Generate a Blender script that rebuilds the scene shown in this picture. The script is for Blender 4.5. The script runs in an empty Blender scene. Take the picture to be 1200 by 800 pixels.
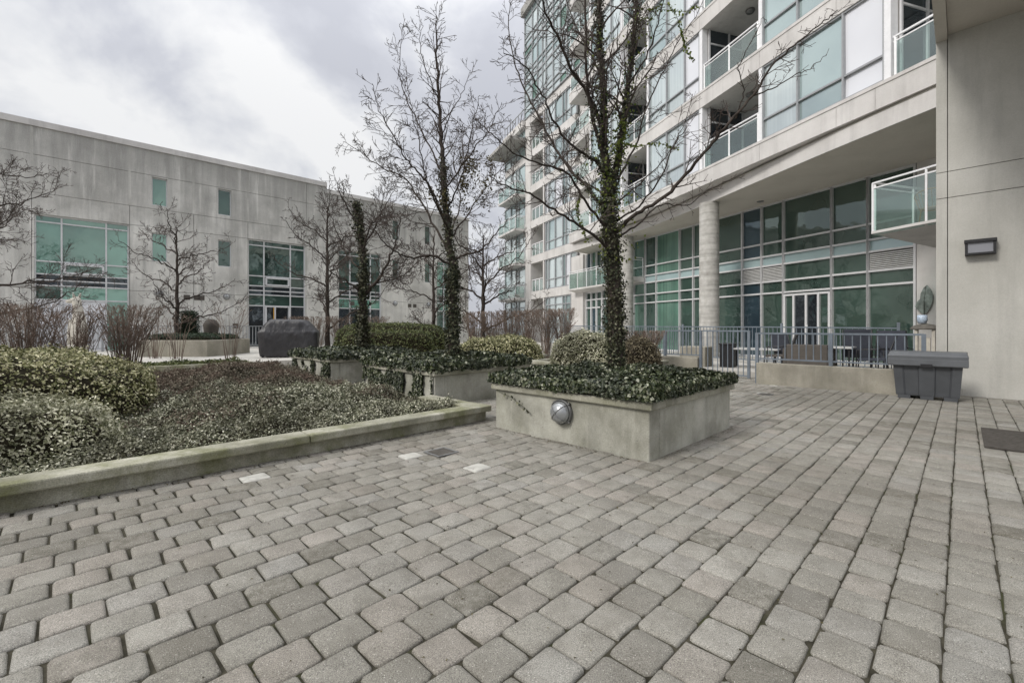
import bpy, math, random
import numpy as np
from mathutils import Vector, Matrix, noise as mnoise

random.seed(7)
RNG = np.random.default_rng(11)
SC = bpy.context.scene
COL = SC.collection
H = 1.25          # eye height
F = 528.0         # focal length in photo pixels (1200 wide)
HZ = 384.0
S2 = math.sqrt(0.5)
PI = math.pi

def W(a, b, z=0.0):            # courtyard grid -> world
    return Vector(((b - a) * S2, (a + b) * S2, z))
def pt(px, py, Z):
    return Vector(((px - 600) / F * Z, Z, H + (HZ - py) / F * Z))
AX = Vector((-S2, S2, 0)); BX = Vector((S2, S2, 0)); UP = Vector((0, 0, 1))

# ------------------------------------------------------------------ objects
def setp(o, label=None, cat=None, group=None, kind=None):
    if label: o['label'] = label
    if cat: o['category'] = cat
    if group: o['group'] = group
    if kind: o['kind'] = kind
    return o
def empty(name, loc, label=None, cat=None, group=None):
    o = bpy.data.objects.new(name, None); COL.objects.link(o)
    o.empty_display_size = 0.2
    o.location = loc
    return setp(o, label, cat, group)
def wloc(o):
    v = Vector((0, 0, 0))
    while o is not None:
        v += Vector(o.location); o = o.parent
    return v
def link_mesh(name, me, mats, parent=None, origin=None):
    o = bpy.data.objects.new(name, me); COL.objects.link(o)
    for m in (mats if isinstance(mats, (list, tuple)) else [mats]):
        me.materials.append(m)
    off = None
    if parent is not None:
        o.parent = parent; off = wloc(parent)
    elif origin is not None:
        o.location = origin; off = Vector(origin)
    if off is not None and off.length > 0:
        me.transform(Matrix.Translation(-off))
    return o
def dup_tree(o, parent=None, loc=None, name=None):
    c = o.copy(); COL.objects.link(c)
    if parent is not None: c.parent = parent
    if loc is not None: c.location = loc
    for ch in [x for x in COL.objects if x.parent == o]:
        dup_tree(ch, c)
    return c

class MB:
    """collects faces of one mesh"""
    def __init__(s): s.v = []; s.f = []; s.m = []; s.sm = []
    def face(s, pts, m=0, smooth=False):
        n = len(s.v); s.v += [tuple(p) for p in pts]
        s.f.append(tuple(range(n, n + len(pts)))); s.m.append(m); s.sm.append(smooth)
    def obox(s, c, ax, ay, az, m=0):        # half-axis vectors
        c = Vector(c); n = len(s.v)
        for sx in (-1, 1):
            for sy in (-1, 1):
                for sz in (-1, 1):
                    s.v.append(tuple(c + ax * sx + ay * sy + az * sz))
        for q in ((0,1,3,2),(4,6,7,5),(0,4,5,1),(2,3,7,6),(0,2,6,4),(1,5,7,3)):
            s.f.append(tuple(n + i for i in q)); s.m.append(m); s.sm.append(False)
    def box(s, x0, x1, y0, y1, z0, z1, m=0):
        s.obox(((x0+x1)/2,(y0+y1)/2,(z0+z1)/2), Vector(((x1-x0)/2,0,0)), Vector((0,(y1-y0)/2,0)), Vector((0,0,(z1-z0)/2)), m)
    def abox(s, a0, a1, b0, b1, z0, z1, m=0):
        s.obox(W((a0+a1)/2,(b0+b1)/2,(z0+z1)/2), AX*((a1-a0)/2), BX*((b1-b0)/2), UP*((z1-z0)/2), m)
    def bar(s, p, q, w, t=None, m=0):       # square bar
        p = Vector(p); q = Vector(q); d = q - p; L = d.length
        if L < 1e-6: return
        d.normalize(); t = w if t is None else t
        u = d.cross(UP)
        if u.length < 1e-3: u = Vector((S2, -S2, 0))
        u.normalize(); v = u.cross(d)
        s.obox((p+q)/2, d*(L/2), u*(w/2), v*(t/2), m)
    def prism(s, poly, z0, z1, m=0, mt=None):      # poly: list of (x,y) ccw
        n = len(s.v); k = len(poly)
        s.v += [(p[0], p[1], z0) for p in poly] + [(p[0], p[1], z1) for p in poly]
        s.f.append(tuple(n + i for i in reversed(range(k)))); s.m.append(m); s.sm.append(False)
        s.f.append(tuple(n + k + i for i in range(k))); s.m.append(m if mt is None else mt); s.sm.append(False)
        for i in range(k):
            j = (i+1) % k
            s.f.append((n+i, n+j, n+k+j, n+k+i)); s.m.append(m); s.sm.append(False)
    def tube(s, pts, rad, sides=6, m=0, cap=True):
        pts = [Vector(p) for p in pts]
        if not isinstance(rad, (list, tuple)): rad = [rad]*len(pts)
        n0 = len(s.v); u = None
        for i, p in enumerate(pts):
            d = (pts[min(i+1, len(pts)-1)] - pts[max(i-1, 0)])
            if d.length < 1e-9: d = Vector((0,0,1))
            d.normalize()
            if u is None:
                u = d.cross(Vector((0.31, 0.93, 0.2)))
                if u.length < 1e-3: u = d.cross(Vector((1,0,0)))
            else:
                u = u - d * u.dot(d)
            u.normalize(); v = d.cross(u)
            for k in range(sides):
                a = 2*PI*k/sides
                s.v.append(tuple(p + (u*math.cos(a) + v*math.sin(a))*rad[i]))
        for i in range(len(pts)-1):
            for k in range(sides):
                k2 = (k+1) % sides
                s.f.append((n0+i*sides+k, n0+i*sides+k2, n0+(i+1)*sides+k2, n0+(i+1)*sides+k)); s.m.append(m); s.sm.append(True)
        if cap:
            s.f.append(tuple(n0+k for k in reversed(range(sides)))); s.m.append(m); s.sm.append(False)
            e = n0+(len(pts)-1)*sides
            s.f.append(tuple(e+k for k in range(sides))); s.m.append(m); s.sm.append(False)
    def lathe(s, c, prof, sides=20, ax=None, m=0):      # prof: list of (r, h) along ax
        c = Vector(c); ax = UP if ax is None else ax.normalized()
        u = ax.cross(Vector((0.3, 0.8, 0.1))).normalized(); v = ax.cross(u)
        n0 = len(s.v)
        for r, h in prof:
            for k in range(sides):
                a = 2*PI*k/sides
                s.v.append(tuple(c + ax*h + (u*math.cos(a)+v*math.sin(a))*max(r, 1e-4)))
        for i in range(len(prof)-1):
            for k in range(sides):
                k2 = (k+1) % sides
                s.f.append((n0+i*sides+k, n0+i*sides+k2, n0+(i+1)*sides+k2, n0+(i+1)*sides+k)); s.m.append(m); s.sm.append(True)
        s.f.append(tuple(n0+k for k in reversed(range(sides)))); s.m.append(m); s.sm.append(False)
        e = n0+(len(prof)-1)*sides
        s.f.append(tuple(e+k for k in range(sides))); s.m.append(m); s.sm.append(False)
    def build(s, name, mats, parent=None, origin=None, bevel=0.0):
        me = bpy.data.meshes.new(name)
        me.from_pydata(s.v, [], s.f)
        me.polygons.foreach_set('material_index', s.m)
        me.polygons.foreach_set('use_smooth', s.sm)
        me.update()
        o = link_mesh(name, me, mats, parent, origin)
        if bevel > 0:
            md = o.modifiers.new('bevel', 'BEVEL'); md.width = bevel; md.segments = 2; md.limit_method = 'ANGLE'
        return o

# ------------------------------------------------------------------ materials
MT = {}
class NT:
    def __init__(s, name):
        s.mat = bpy.data.materials.new(name); s.mat.use_nodes = True
        s.n = s.mat.node_tree; s.n.nodes.clear()
        s.out = s.n.nodes.new('ShaderNodeOutputMaterial')
        s.geo = s.n.nodes.new('ShaderNodeNewGeometry')
    def new(s, t, **k):
        x = s.n.nodes.new(t)
        for a, b in k.items(): setattr(x, a, b)
        return x
    def link(s, a, b): s.n.links.new(a, b)
    def noise(s, scale, detail=4, rough=0.55, stretch=None, vec=None):
        x = s.new('ShaderNodeTexNoise'); x.inputs['Scale'].default_value = scale
        x.inputs['Detail'].default_value = detail; x.inputs['Roughness'].default_value = rough
        v = vec or s.geo.outputs['Position']
        if stretch:
            mp = s.new('ShaderNodeMapping'); mp.inputs['Scale'].default_value = stretch
            s.link(v, mp.inputs['Vector']); v = mp.outputs['Vector']
        s.link(v, x.inputs['Vector'])
        return x.outputs['Fac']
    def ramp(s, fac, stops):
        r = s.new('ShaderNodeValToRGB'); e = r.color_ramp.elements
        while len(e) < len(stops): e.new(0.5)
        for i, (p, c) in enumerate(stops):
            e[i].position = p
            e[i].color = (c[0], c[1], c[2], 1) if hasattr(c, '__len__') else (c, c, c, 1)
        s.link(fac, r.inputs['Fac']); return r.outputs['Color']
    def mix(s, fac, a, b, mode='MIX'):
        x = s.new('ShaderNodeMix', data_type='RGBA', blend_type=mode)
        for val, sock in ((fac, x.inputs[0]), (a, x.inputs[6]), (b, x.inputs[7])):
            if isinstance(val, (int, float)): sock.default_value = val
            elif isinstance(val, tuple): sock.default_value = (*val, 1)
            else: s.link(val, sock)
        return x.outputs[2]
    def math(s, op, a, b=0.0):
        x = s.new('ShaderNodeMath', operation=op)
        for val, sock in ((a, x.inputs[0]), (b, x.inputs[1])):
            if isinstance(val, (int, float)): sock.default_value = val
            else: s.link(val, sock)
        return x.outputs[0]
    def bsdf(s, col, rough=0.7, spec=0.3, metal=0.0, bump=None, bstr=0.3, bdist=0.01):
        b = s.new('ShaderNodeBsdfPrincipled')
        for val, k in ((col, 'Base Color'), (rough, 'Roughness')):
            if isinstance(val, tuple): b.inputs[k].default_value = (*val, 1)
            elif isinstance(val, (int, float)): b.inputs[k].default_value = val
            else: s.link(val, b.inputs[k])
        b.inputs['Specular IOR Level'].default_value = spec; b.inputs['Metallic'].default_value = metal
        if bump is not None:
            n = s.new('ShaderNodeBump'); n.inputs['Strength'].default_value = bstr; n.inputs['Distance'].default_value = bdist
            s.link(bump, n.inputs['Height']); s.link(n.outputs['Normal'], b.inputs['Normal'])
        s.link(b.outputs[0], s.out.inputs['Surface'])
        return b

def m_plain(name, c, rough=0.5, spec=0.4, metal=0.0, var=0.12, scale=9.0, bump=0.0):
    t = NT(name); n = t.noise(scale, 5)
    lo = tuple(max(0, x*(1-var)) for x in c); hi = tuple(min(1, x*(1+var)) for x in c)
    col = t.ramp(n, [(0.3, lo), (0.7, hi)])
    t.bsdf(col, rough, spec, metal, bump=(t.noise(scale*8, 3) if bump > 0 else None), bstr=bump)
    MT[name] = t.mat; return t.mat

def m_concrete(name, base, stain, streak=0.5, moss=0.0, pores=0.6, scale=1.0, fine=0.1, grime=False):
    t = NT(name)
    big = t.noise(0.9*scale, 6, 0.62)
    col = t.mix(t.ramp(big, [(0.36, 0.0), (0.66, 1.0)]), stain, base)
    st = t.noise(1.0, 6, 0.65, stretch=(3.2*scale, 3.2*scale, 0.32*scale))
    f = t.math('MULTIPLY', t.ramp(st, [(0.50, 0.0), (0.74, 1.0)]), streak)
    col = t.mix(f, col, tuple(x*0.45 for x in base))
    if grime:      # rain-washed soot streaks hanging from the parapet
        sp = t.new('ShaderNodeSeparateXYZ'); t.link(t.geo.outputs['Position'], sp.inputs[0])
        lvl = t.math('ADD', t.math('MULTIPLY', sp.outputs[2], 0.1), t.math('MULTIPLY', t.noise(1.0, 6, 0.6, stretch=(2.2, 2.2, 0.12)), 0.75))
        col = t.mix(t.math('MULTIPLY', t.ramp(lvl, [(0.98, 0.0), (1.0, 0.0)]) if False else t.ramp(t.math('SUBTRACT', lvl, 0.4), [(0.55, 0.0), (0.95, 1.0)]), 0.75), col, tuple(x*0.38 for x in base))
    st2 = t.noise(1.0, 5, 0.6, stretch=(5*scale, 5*scale, 0.5*scale))
    col = t.mix(t.math('MULTIPLY', t.ramp(st2, [(0.57, 0.0), (0.75, 1.0)]), streak*0.45), col, tuple(min(1, x*1.35) for x in base))
    if moss > 0:
        g = t.noise(1.7, 7, 0.7)
        col = t.mix(t.math('MULTIPLY', t.ramp(g, [(0.46, 0.0), (0.62, 1.0)]), moss), col, (0.13, 0.135, 0.055))
    fi = t.noise(55*scale, 4, 0.7)
    col = t.mix(fine*2, col, t.ramp(fi, [(0.3, 0.12), (0.7, 0.9)]), 'OVERLAY')
    if pores > 0:
        v = t.new('ShaderNodeTexVoronoi'); v.inputs['Scale'].default_value = 11*scale
        wv = t.new('ShaderNodeVectorMath', operation='ADD'); t.link(t.geo.outputs['Position'], wv.inputs[0])
        t.link(t.ramp(t.noise(3, 2), [(0, 0.0), (1, 0.6)]), wv.inputs[1]); t.link(wv.outputs[0], v.inputs['Vector'])
        pm = t.ramp(v.outputs['Distance'], [(0.05, 1.0), (0.10, 0.0)])
        pr = t.ramp(v.outputs['Color'], [(0.55, 0.0), (0.62, 1.0)])
        col = t.mix(t.math('MULTIPLY', t.math('MULTIPLY', pm, pr), pores), col, (0.05, 0.045, 0.035))
    h = t.math('ADD', t.noise(40*scale, 5, 0.7), t.math('MULTIPLY', big, 2.0))
    t.bsdf(col, 0.85, 0.2, bump=h, bstr=0.35, bdist=0.004)
    MT[name] = t.mat; return t.mat

def m_leaf(name, stops, rough=0.5, spec=0.35, trans=0.25, patch=None, patch_scale=1.6):
    t = NT(name)
    col = t.ramp(t.geo.outputs['Random Per Island'], stops)
    if patch:
        p = t.noise(patch_scale, 3)
        col = t.mix(t.math('MULTIPLY', t.ramp(p, [(0.45, 0.0), (0.62, 1.0)]), 0.6), col, patch)
    b = t.bsdf(col, rough, spec)
    tr = t.new('ShaderNodeBsdfTranslucent'); t.link(col, tr.inputs['Color'])
    mx = t.new('ShaderNodeMixShader'); mx.inputs[0].default_value = trans
    t.link(b.outputs[0], mx.inputs[1]); t.link(tr.outputs[0], mx.inputs[2]); t.link(mx.outputs[0], t.out.inputs['Surface'])
    MT[name] = t.mat; return t.mat

def m_pane(name, c, refl=0.35, tint=(0.85, 0.97, 0.93), var=0.25, wob=0.06, blinds=0.0, pv=0.45):
    """window glass over a dark or curtained room: reflects by angle"""
    t = NT(name)
    n = t.noise(0.55, 2)
    col = t.ramp(n, [(0.35, tuple(x*(1-var) for x in c)), (0.65, tuple(min(1, x*(1+var)) for x in c))])
    if blinds > 0:
        b_ = t.noise(1.0, 1, 0.5, stretch=(9.0, 9.0, 0.02))
        col = t.mix(t.math('MULTIPLY', t.ramp(b_, [(0.35, 0.0), (0.65, 1.0)]), blinds), col, tuple(x*0.55 for x in c))
    col = t.mix(1.0, col, t.ramp(t.geo.outputs['Random Per Island'], [(0.0, 1.0-pv), (0.6, 1.0), (1.0, 1.0)]), 'MULTIPLY')
    d = t.new('ShaderNodeBsdfDiffuse'); t.link(col, d.inputs['Color'])
    g = t.new('ShaderNodeBsdfGlossy'); g.inputs['Color'].default_value = (*tint, 1); g.inputs['Roughness'].default_value = 0.02
    bp = t.new('ShaderNodeBump'); bp.inputs['Strength'].default_value = wob; bp.inputs['Distance'].default_value = 0.1
    t.link(t.noise(1.3, 2), bp.inputs['Height']); t.link(bp.outputs[0], g.inputs['Normal'])
    fr = t.new('ShaderNodeFresnel'); fr.inputs['IOR'].default_value = 1.5
    fac = t.math('MINIMUM', t.math('ADD', fr.outputs[0], refl), 0.9)
    mx = t.new('ShaderNodeMixShader'); t.link(fac, mx.inputs[0]); t.link(d.outputs[0], mx.inputs[1]); t.link(g.outputs[0], mx.inputs[2])
    t.link(mx.outputs[0], t.out.inputs['Surface']); MT[name] = t.mat; return t.mat

def m_railglass(name, tint, refl=0.12, milky=0.25):
    t = NT(name)
    tr = t.new('ShaderNodeBsdfTransparent'); tr.inputs['Color'].default_value = (*tint, 1)
    d = t.new('ShaderNodeBsdfDiffuse'); d.inputs['Color'].default_value = (0.50, 0.62, 0.58, 1)
    g = t.new('ShaderNodeBsdfGlossy'); g.inputs['Roughness'].default_value = 0.03
    m1 = t.new('ShaderNodeMixShader'); m1.inputs[0].default_value = milky
    t.link(tr.outputs[0], m1.inputs[1]); t.link(d.outputs[0], m1.inputs[2])
    m2 = t.new('ShaderNodeMixShader'); m2.inputs[0].default_value = refl
    t.link(m1.outputs[0], m2.inputs[1]); t.link(g.outputs[0], m2.inputs[2])
    t.link(m2.outputs[0], t.out.inputs['Surface']); MT[name] = t.mat; return t.mat

m_concrete('conc_planter', (0.50, 0.49, 0.43), (0.22, 0.215, 0.178), streak=0.45, moss=0.15, pores=0.95, scale=1.5, fine=0.12)
m_concrete('conc_cap', (0.44, 0.425, 0.355), (0.20, 0.195, 0.155), streak=0.4, moss=0.35, pores=0.9, scale=2.2, fine=0.2)
m_concrete('conc_curb', (0.42, 0.405, 0.335), (0.18, 0.175, 0.125), streak=0.45, moss=0.75, pores=0.7, scale=2.0, fine=0.22)
m_concrete('conc_low', (0.36, 0.335, 0.28), (0.24, 0.225, 0.185), streak=0.4, moss=0.1, pores=0.9, scale=1.8, fine=0.2)
m_concrete('conc_wing', (0.51, 0.50, 0.465), (0.43, 0.42, 0.385), streak=0.3, pores=0.25, fine=0.05)
m_concrete('conc_grey', (0.72, 0.705, 0.665), (0.47, 0.46, 0.43), streak=0.85, pores=0.2, scale=0.75, fine=0.10, grime=True)
m_concrete('conc_band', (0.66, 0.64, 0.62), (0.53, 0.51, 0.49), streak=0.38, pores=0.1, scale=0.8, fine=0.04)
m_concrete('conc_soffit', (0.60, 0.565, 0.51), (0.52, 0.49, 0.44), streak=0.0, pores=0.0, scale=0.7, fine=0.04)
m_concrete('conc_grey_pale', (0.74, 0.725, 0.68), (0.50, 0.49, 0.455), streak=0.8, pores=0.1, scale=0.9, grime=True)
m_concrete('terrace', (0.50, 0.48, 0.44), (0.40, 0.385, 0.35), streak=0.0, pores=0.2)
m_concrete('asphalt', (0.12, 0.12, 0.11), (0.08, 0.08, 0.075), streak=0.0, pores=0.0)
def m_joint():
    t = NT('joint'); c = t.ramp(t.noise(12, 5), [(0.3, (0.022, 0.020, 0.014)), (0.6, (0.060, 0.055, 0.040))])
    c = t.mix(t.ramp(t.noise(1.6, 6, 0.7), [(0.54, 0.0), (0.68, 0.8)]), c, (0.042, 0.048, 0.018))
    t.bsdf(c, 0.95, 0.1, bump=t.noise(70, 3), bstr=0.8); MT['joint'] = t.mat
m_joint()
m_plain('soil', (0.05, 0.04, 0.028), 0.95, 0.1, var=0.4, scale=14, bump=0.8)
m_plain('alum', (0.62, 0.62, 0.63), 0.38, 0.5, var=0.06)
m_plain('alum_dark', (0.30, 0.31, 0.32), 0.4, 0.5, var=0.08)
m_plain('alum_white', (0.78, 0.78, 0.79), 0.4, 0.5, var=0.05)
m_plain('fence_blue', (0.15, 0.175, 0.205), 0.5, 0.4, var=0.2, scale=4)
m_plain('fence_grey', (0.30, 0.31, 0.32), 0.5, 0.4, var=0.15, scale=4)
m_plain('black_metal', (0.018, 0.018, 0.02), 0.4, 0.4, var=0.2)
m_plain('frosted', (0.24, 0.245, 0.27), 0.25, 0.6, var=0.05)
m_plain('lamp_metal', (0.20, 0.20, 0.195), 0.45, 0.5, metal=0.5, var=0.25, scale=20, bump=0.2)
m_plain('lamp_lens', (0.32, 0.33, 0.335), 0.22, 0.7, metal=0.4, var=0.25, scale=12)
m_plain('bin_grey', (0.066, 0.070, 0.076), 0.42, 0.45, var=0.12, scale=5, bump=0.08)
m_plain('bin_lid', (0.10, 0.106, 0.114), 0.45, 0.45, var=0.12, scale=5, bump=0.08)
def m_cover():
    t = NT('cover'); n = t.noise(4, 4)
    w = t.noise(2.6, 4, 0.55, stretch=(1.6, 1.6, 1.0)); r = t.math('ADD', w, t.math('MULTIPLY', t.noise(7, 3, 0.5, stretch=(1.0, 1.0, 0.6)), 0.35))
    t.bsdf(t.ramp(n, [(0.3, (0.020, 0.019, 0.021)), (0.7, (0.038, 0.037, 0.040))]), 0.42, 0.5, bump=r, bstr=0.8, bdist=0.07); MT['cover'] = t.mat
m_cover()
m_plain('louvre', (0.62, 0.62, 0.61), 0.5, 0.4)
m_plain('wicker', (0.33, 0.22, 0.11), 0.6, 0.3)
m_plain('taupe', (0.095, 0.085, 0.075), 0.8, 0.2)
m_plain('cushion', (0.055, 0.06, 0.075), 0.85, 0.2)
m_plain('whitetop', (0.45, 0.45, 0.44), 0.4, 0.4)
m_plain('stone_pale', (0.52, 0.49, 0.43), 0.85, 0.2, var=0.2, scale=6, bump=0.4)
m_plain('stone_dark', (0.13, 0.12, 0.105), 0.85, 0.2, var=0.3, scale=10, bump=0.4)
m_plain('verdigris', (0.22, 0.25, 0.23), 0.6, 0.4, metal=0.3, var=0.5, scale=9, bump=0.3)
m_plain('white_panel', (0.74, 0.74, 0.76), 0.25, 0.5, var=0.03)
m_plain('curtain_green', (0.12, 0.26, 0.2), 0.4, 0.5)
m_plain('pot_blue', (0.42, 0.50, 0.60), 0.4, 0.5, var=0.4, scale=30)
m_plain('orange', (0.55, 0.27, 0.02), 0.6, 0.3)
m_plain('brick_red', (0.35, 0.12, 0.09), 0.7, 0.3)
m_plain('mat_dark', (0.075, 0.068, 0.06), 0.95, 0.1, var=0.3, scale=30, bump=0.6)
m_pane('glass_deep', (0.045, 0.075, 0.062), 0.10, (0.80, 0.92, 0.86))
m_pane('glass_blue', (0.03, 0.05, 0.065), 0.07, (0.7, 0.85, 0.9))
m_pane('glass_curtain', (0.12, 0.22, 0.175), 0.06, (0.8, 0.95, 0.9), blinds=0.7)
m_pane('glass_teal', (0.13, 0.27, 0.215), 0.14, (0.78, 0.95, 0.88), var=0.3)
m_pane('glass_teal_deep', (0.035, 0.065, 0.055), 0.08, (0.74, 0.88, 0.82), var=0.4)
m_pane('glass_sky', (0.50, 0.56, 0.565), 0.32, (0.90, 0.97, 0.97), var=0.08, blinds=0.35)
m_pane('glass_white', (0.72, 0.73, 0.76), 0.12, (0.95, 0.95, 1.0), var=0.04, pv=0.1)
m_pane('glass_dark', (0.025, 0.03, 0.036), 0.06, (0.8, 0.9, 0.95))
m_pane('glass_lite', (0.28, 0.36, 0.36), 0.30, (0.86, 0.95, 0.95), var=0.12)
m_pane('spandrel', (0.36, 0.47, 0.48), 0.08, (0.9, 1.0, 1.0), var=0.06)
m_railglass('rail_glass', (0.84, 0.94, 0.91), 0.14, 0.05)
m_railglass('rail_glass_far', (0.84, 0.93, 0.90), 0.25, 0.14)
m_leaf('ivy', [(0.0, (0.012, 0.018, 0.008)), (0.5, (0.030, 0.042, 0.016)), (0.75, (0.075, 0.092, 0.038)), (0.90, (0.22, 0.23, 0.15)), (1.0, (0.45, 0.45, 0.36))], 0.42, 0.35, 0.08, patch=(0.028, 0.034, 0.022))
m_leaf('ivy_tree', [(0.0, (0.014, 0.018, 0.010)), (0.5, (0.036, 0.044, 0.022)), (0.8, (0.085, 0.090, 0.048)), (1.0, (0.24, 0.24, 0.16))], 0.5, 0.25, 0.12, patch=(0.045, 0.037, 0.022))
m_leaf('ivy_fresh', [(0.0, (0.06, 0.09, 0.012)), (0.6, (0.13, 0.17, 0.025)), (1.0, (0.22, 0.24, 0.06))], 0.45, 0.3, 0.4)
m_leaf('ivy_brown', [(0.0, (0.03, 0.022, 0.012)), (0.6, (0.07, 0.058, 0.025)), (1.0, (0.14, 0.12, 0.05))], 0.6, 0.2, 0.2)
m_leaf('euonymus_gold', [(0.0, (0.045, 0.055, 0.018)), (0.28, (0.135, 0.145, 0.055)), (0.55, (0.36, 0.35, 0.18)), (1.0, (0.75, 0.70, 0.48))], 0.5, 0.22, 0.12, patch=(0.10, 0.10, 0.04), patch_scale=2.5)
m_leaf('euonymus_silver', [(0.0, (0.055, 0.06, 0.03)), (0.2, (0.15, 0.158, 0.08)), (0.45, (0.44, 0.435, 0.30)), (1.0, (0.80, 0.77, 0.60))], 0.5, 0.22, 0.12, patch=(0.10, 0.10, 0.055), patch_scale=1.8)
m_leaf('cover_silver', [(0.0, (0.034, 0.038, 0.020)), (0.3, (0.09, 0.10, 0.055)), (0.58, (0.28, 0.28, 0.19)), (1.0, (0.70, 0.68, 0.55))], 0.5, 0.22, 0.12, patch=(0.07, 0.066, 0.038), patch_scale=1.7)
m_leaf('cover_brown', [(0.0, (0.04, 0.036, 0.025)), (0.45, (0.10, 0.092, 0.064)), (0.8, (0.20, 0.185, 0.135)), (1.0, (0.36, 0.34, 0.26))], 0.7, 0.15, 0.1, patch=(0.13, 0.082, 0.066), patch_scale=1.0)
m_leaf('box_green', [(0.0, (0.032, 0.042, 0.014)), (0.5, (0.08, 0.10, 0.032)), (1.0, (0.20, 0.21, 0.09))], 0.5, 0.3, 0.2)
m_leaf('box_dark', [(0.0, (0.012, 0.020, 0.012)), (0.6, (0.030, 0.050, 0.028)), (1.0, (0.07, 0.10, 0.05))], 0.5, 0.3, 0.2)
m_leaf('brown_shrub', [(0.0, (0.05, 0.04, 0.03)), (0.5, (0.12, 0.10, 0.065)), (1.0, (0.30, 0.26, 0.17))], 0.6, 0.2, 0.2)
m_plain('bark', (0.055, 0.045, 0.038), 0.9, 0.15, var=0.45, scale=14, bump=0.8)
m_plain('bark_grey', (0.085, 0.075, 0.066), 0.9, 0.15, var=0.35, scale=14, bump=0.6)
m_plain('twig', (0.075, 0.060, 0.052), 0.85, 0.2, var=0.3, scale=6)
m_plain('twig_red', (0.20, 0.152, 0.122), 0.85, 0.2, var=0.4, scale=3)
m_plain('stems', (0.030, 0.026, 0.017), 0.95, 0.1, var=0.4, scale=12, bump=0.5)  # stem brown, darkened so the colour deepens shade between the leaves

def m_column():
    t = NT('column_conc')
    s = t.noise(1.0, 4, 0.6, stretch=(0.5, 0.5, 9.0))
    col = t.ramp(s, [(0.35, (0.34, 0.32, 0.28)), (0.65, (0.58, 0.56, 0.51))])
    col = t.mix(0.35, col, t.ramp(t.noise(6, 5), [(0.3, 0.25), (0.7, 0.65)]))
    t.bsdf(col, 0.85, 0.2, bump=s, bstr=0.5, bdist=0.02)
    MT['column_conc'] = t.mat
m_column()
def m_paver():
    t = NT('paver')
    rnd = t.geo.outputs['Random Per Island']
    col = t.ramp(rnd, [(0.0, (0.215, 0.204, 0.178)), (0.10, (0.245, 0.233, 0.203)), (0.18, (0.280, 0.268, 0.234)), (0.5, (0.300, 0.287, 0.252)), (0.72, (0.316, 0.290, 0.254)), (0.86, (0.288, 0.279, 0.252)), (1.0, (0.335, 0.320, 0.282))])
    rb = t.new('ShaderNodeMath', operation='FRACT'); t.link(t.math('MULTIPLY', rnd, 37.0), rb.inputs[0])
    blot = t.ramp(t.noise(13, 5, 0.7), [(0.40, 0.0), (0.60, 1.0)])
    col = t.mix(t.math('MULTIPLY', t.math('MULTIPLY', t.ramp(rb.outputs[0], [(0.86, 0.0), (0.93, 1.0)]), blot), 0.75), col, (0.105, 0.098, 0.078))
    col = t.mix(t.math('MULTIPLY', t.ramp(rb.outputs[0], [(0.70, 0.0), (0.86, 1.0)]), 0.25), col, (0.16, 0.15, 0.12))
    # wear and dirt
    d = t.noise(0.45, 6, 0.6)
    col = t.mix(t.math('MULTIPLY', t.ramp(d, [(0.38, 1.0), (0.56, 0.0)]), 0.45), col, (0.15, 0.138, 0.112))
    d2 = t.noise(7, 5, 0.65)
    col = t.mix(t.math('MULTIPLY', t.ramp(d2, [(0.36, 1.0), (0.56, 0.0)]), 0.35), col, (0.13, 0.118, 0.098))
    sp = t.noise(260, 3, 0.8)
    col = t.mix(0.75, col, t.ramp(sp, [(0.32, 0.02), (0.5, 0.5), (0.70, 0.94)]), 'OVERLAY')
    v = t.new('ShaderNodeTexVoronoi'); v.inputs['Scale'].default_value = 95; t.link(t.geo.outputs['Position'], v.inputs['Vector'])
    a = t.math('MULTIPLY', t.ramp(v.outputs['Distance'], [(0.14, 1.0), (0.26, 0.0)]), t.ramp(v.outputs['Color'], [(0.62, 0.0), (0.70, 0.75)]))
    col = t.mix(a, col, (0.55, 0.53, 0.48))
    v2 = t.new('ShaderNodeTexVoronoi'); v2.inputs['Scale'].default_value = 130; t.link(t.geo.outputs['Position'], v2.inputs['Vector'])
    a2 = t.math('MULTIPLY', t.ramp(v2.outputs['Distance'], [(0.16, 1.0), (0.3, 0.0)]), t.ramp(v2.outputs['Color'], [(0.66, 0.0), (0.72, 0.7)]))
    col = t.mix(a2, col, (0.06, 0.055, 0.05))
    h = t.math('ADD', t.math('MULTIPLY', t.noise(22, 4, 0.6), 1.6), t.noise(240, 3, 0.7))
    t.bsdf(col, 0.9, 0.18, bump=h, bstr=0.85, bdist=0.007)
    MT['paver'] = t.mat
m_paver()
m_plain('paver_white', (0.38, 0.37, 0.335), 0.85, 0.2, var=0.25, scale=14, bump=0.3)

# ------------------------------------------------------------------ world, sun, camera
SUN_EL = math.radians(38); SUN_AZ = math.radians(-124)     # direction towards the sun: from the left and slightly behind
wd = bpy.data.worlds.new('World'); SC.world = wd; wd.use_nodes = True
nt = wd.node_tree; nt.nodes.clear(); N = nt.nodes.new; Lk = nt.links.new
out = N('ShaderNodeOutputWorld'); bg = N('ShaderNodeBackground'); bg.inputs['Strength'].default_value = 0.12
sky = N('ShaderNodeTexSky'); sky.sky_type = 'NISHITA'; sky.sun_disc = False
sky.sun_elevation = SUN_EL; sky.sun_rotation = SUN_AZ % (2*PI); sky.air_density = 1.0; sky.dust_density = 3.0
tc = N('ShaderNodeTexCoord'); sep = N('ShaderNodeSeparateXYZ'); Lk(tc.outputs['Generated'], sep.inputs[0])
def wm(op, a, b):
    x = N('ShaderNodeMath'); x.operation = op
    for v, s in ((a, x.inputs[0]), (b, x.inputs[1])):
        if isinstance(v, (int, float)): s.default_value = v
        else: Lk(v, s)
    return x.outputs[0]
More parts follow.
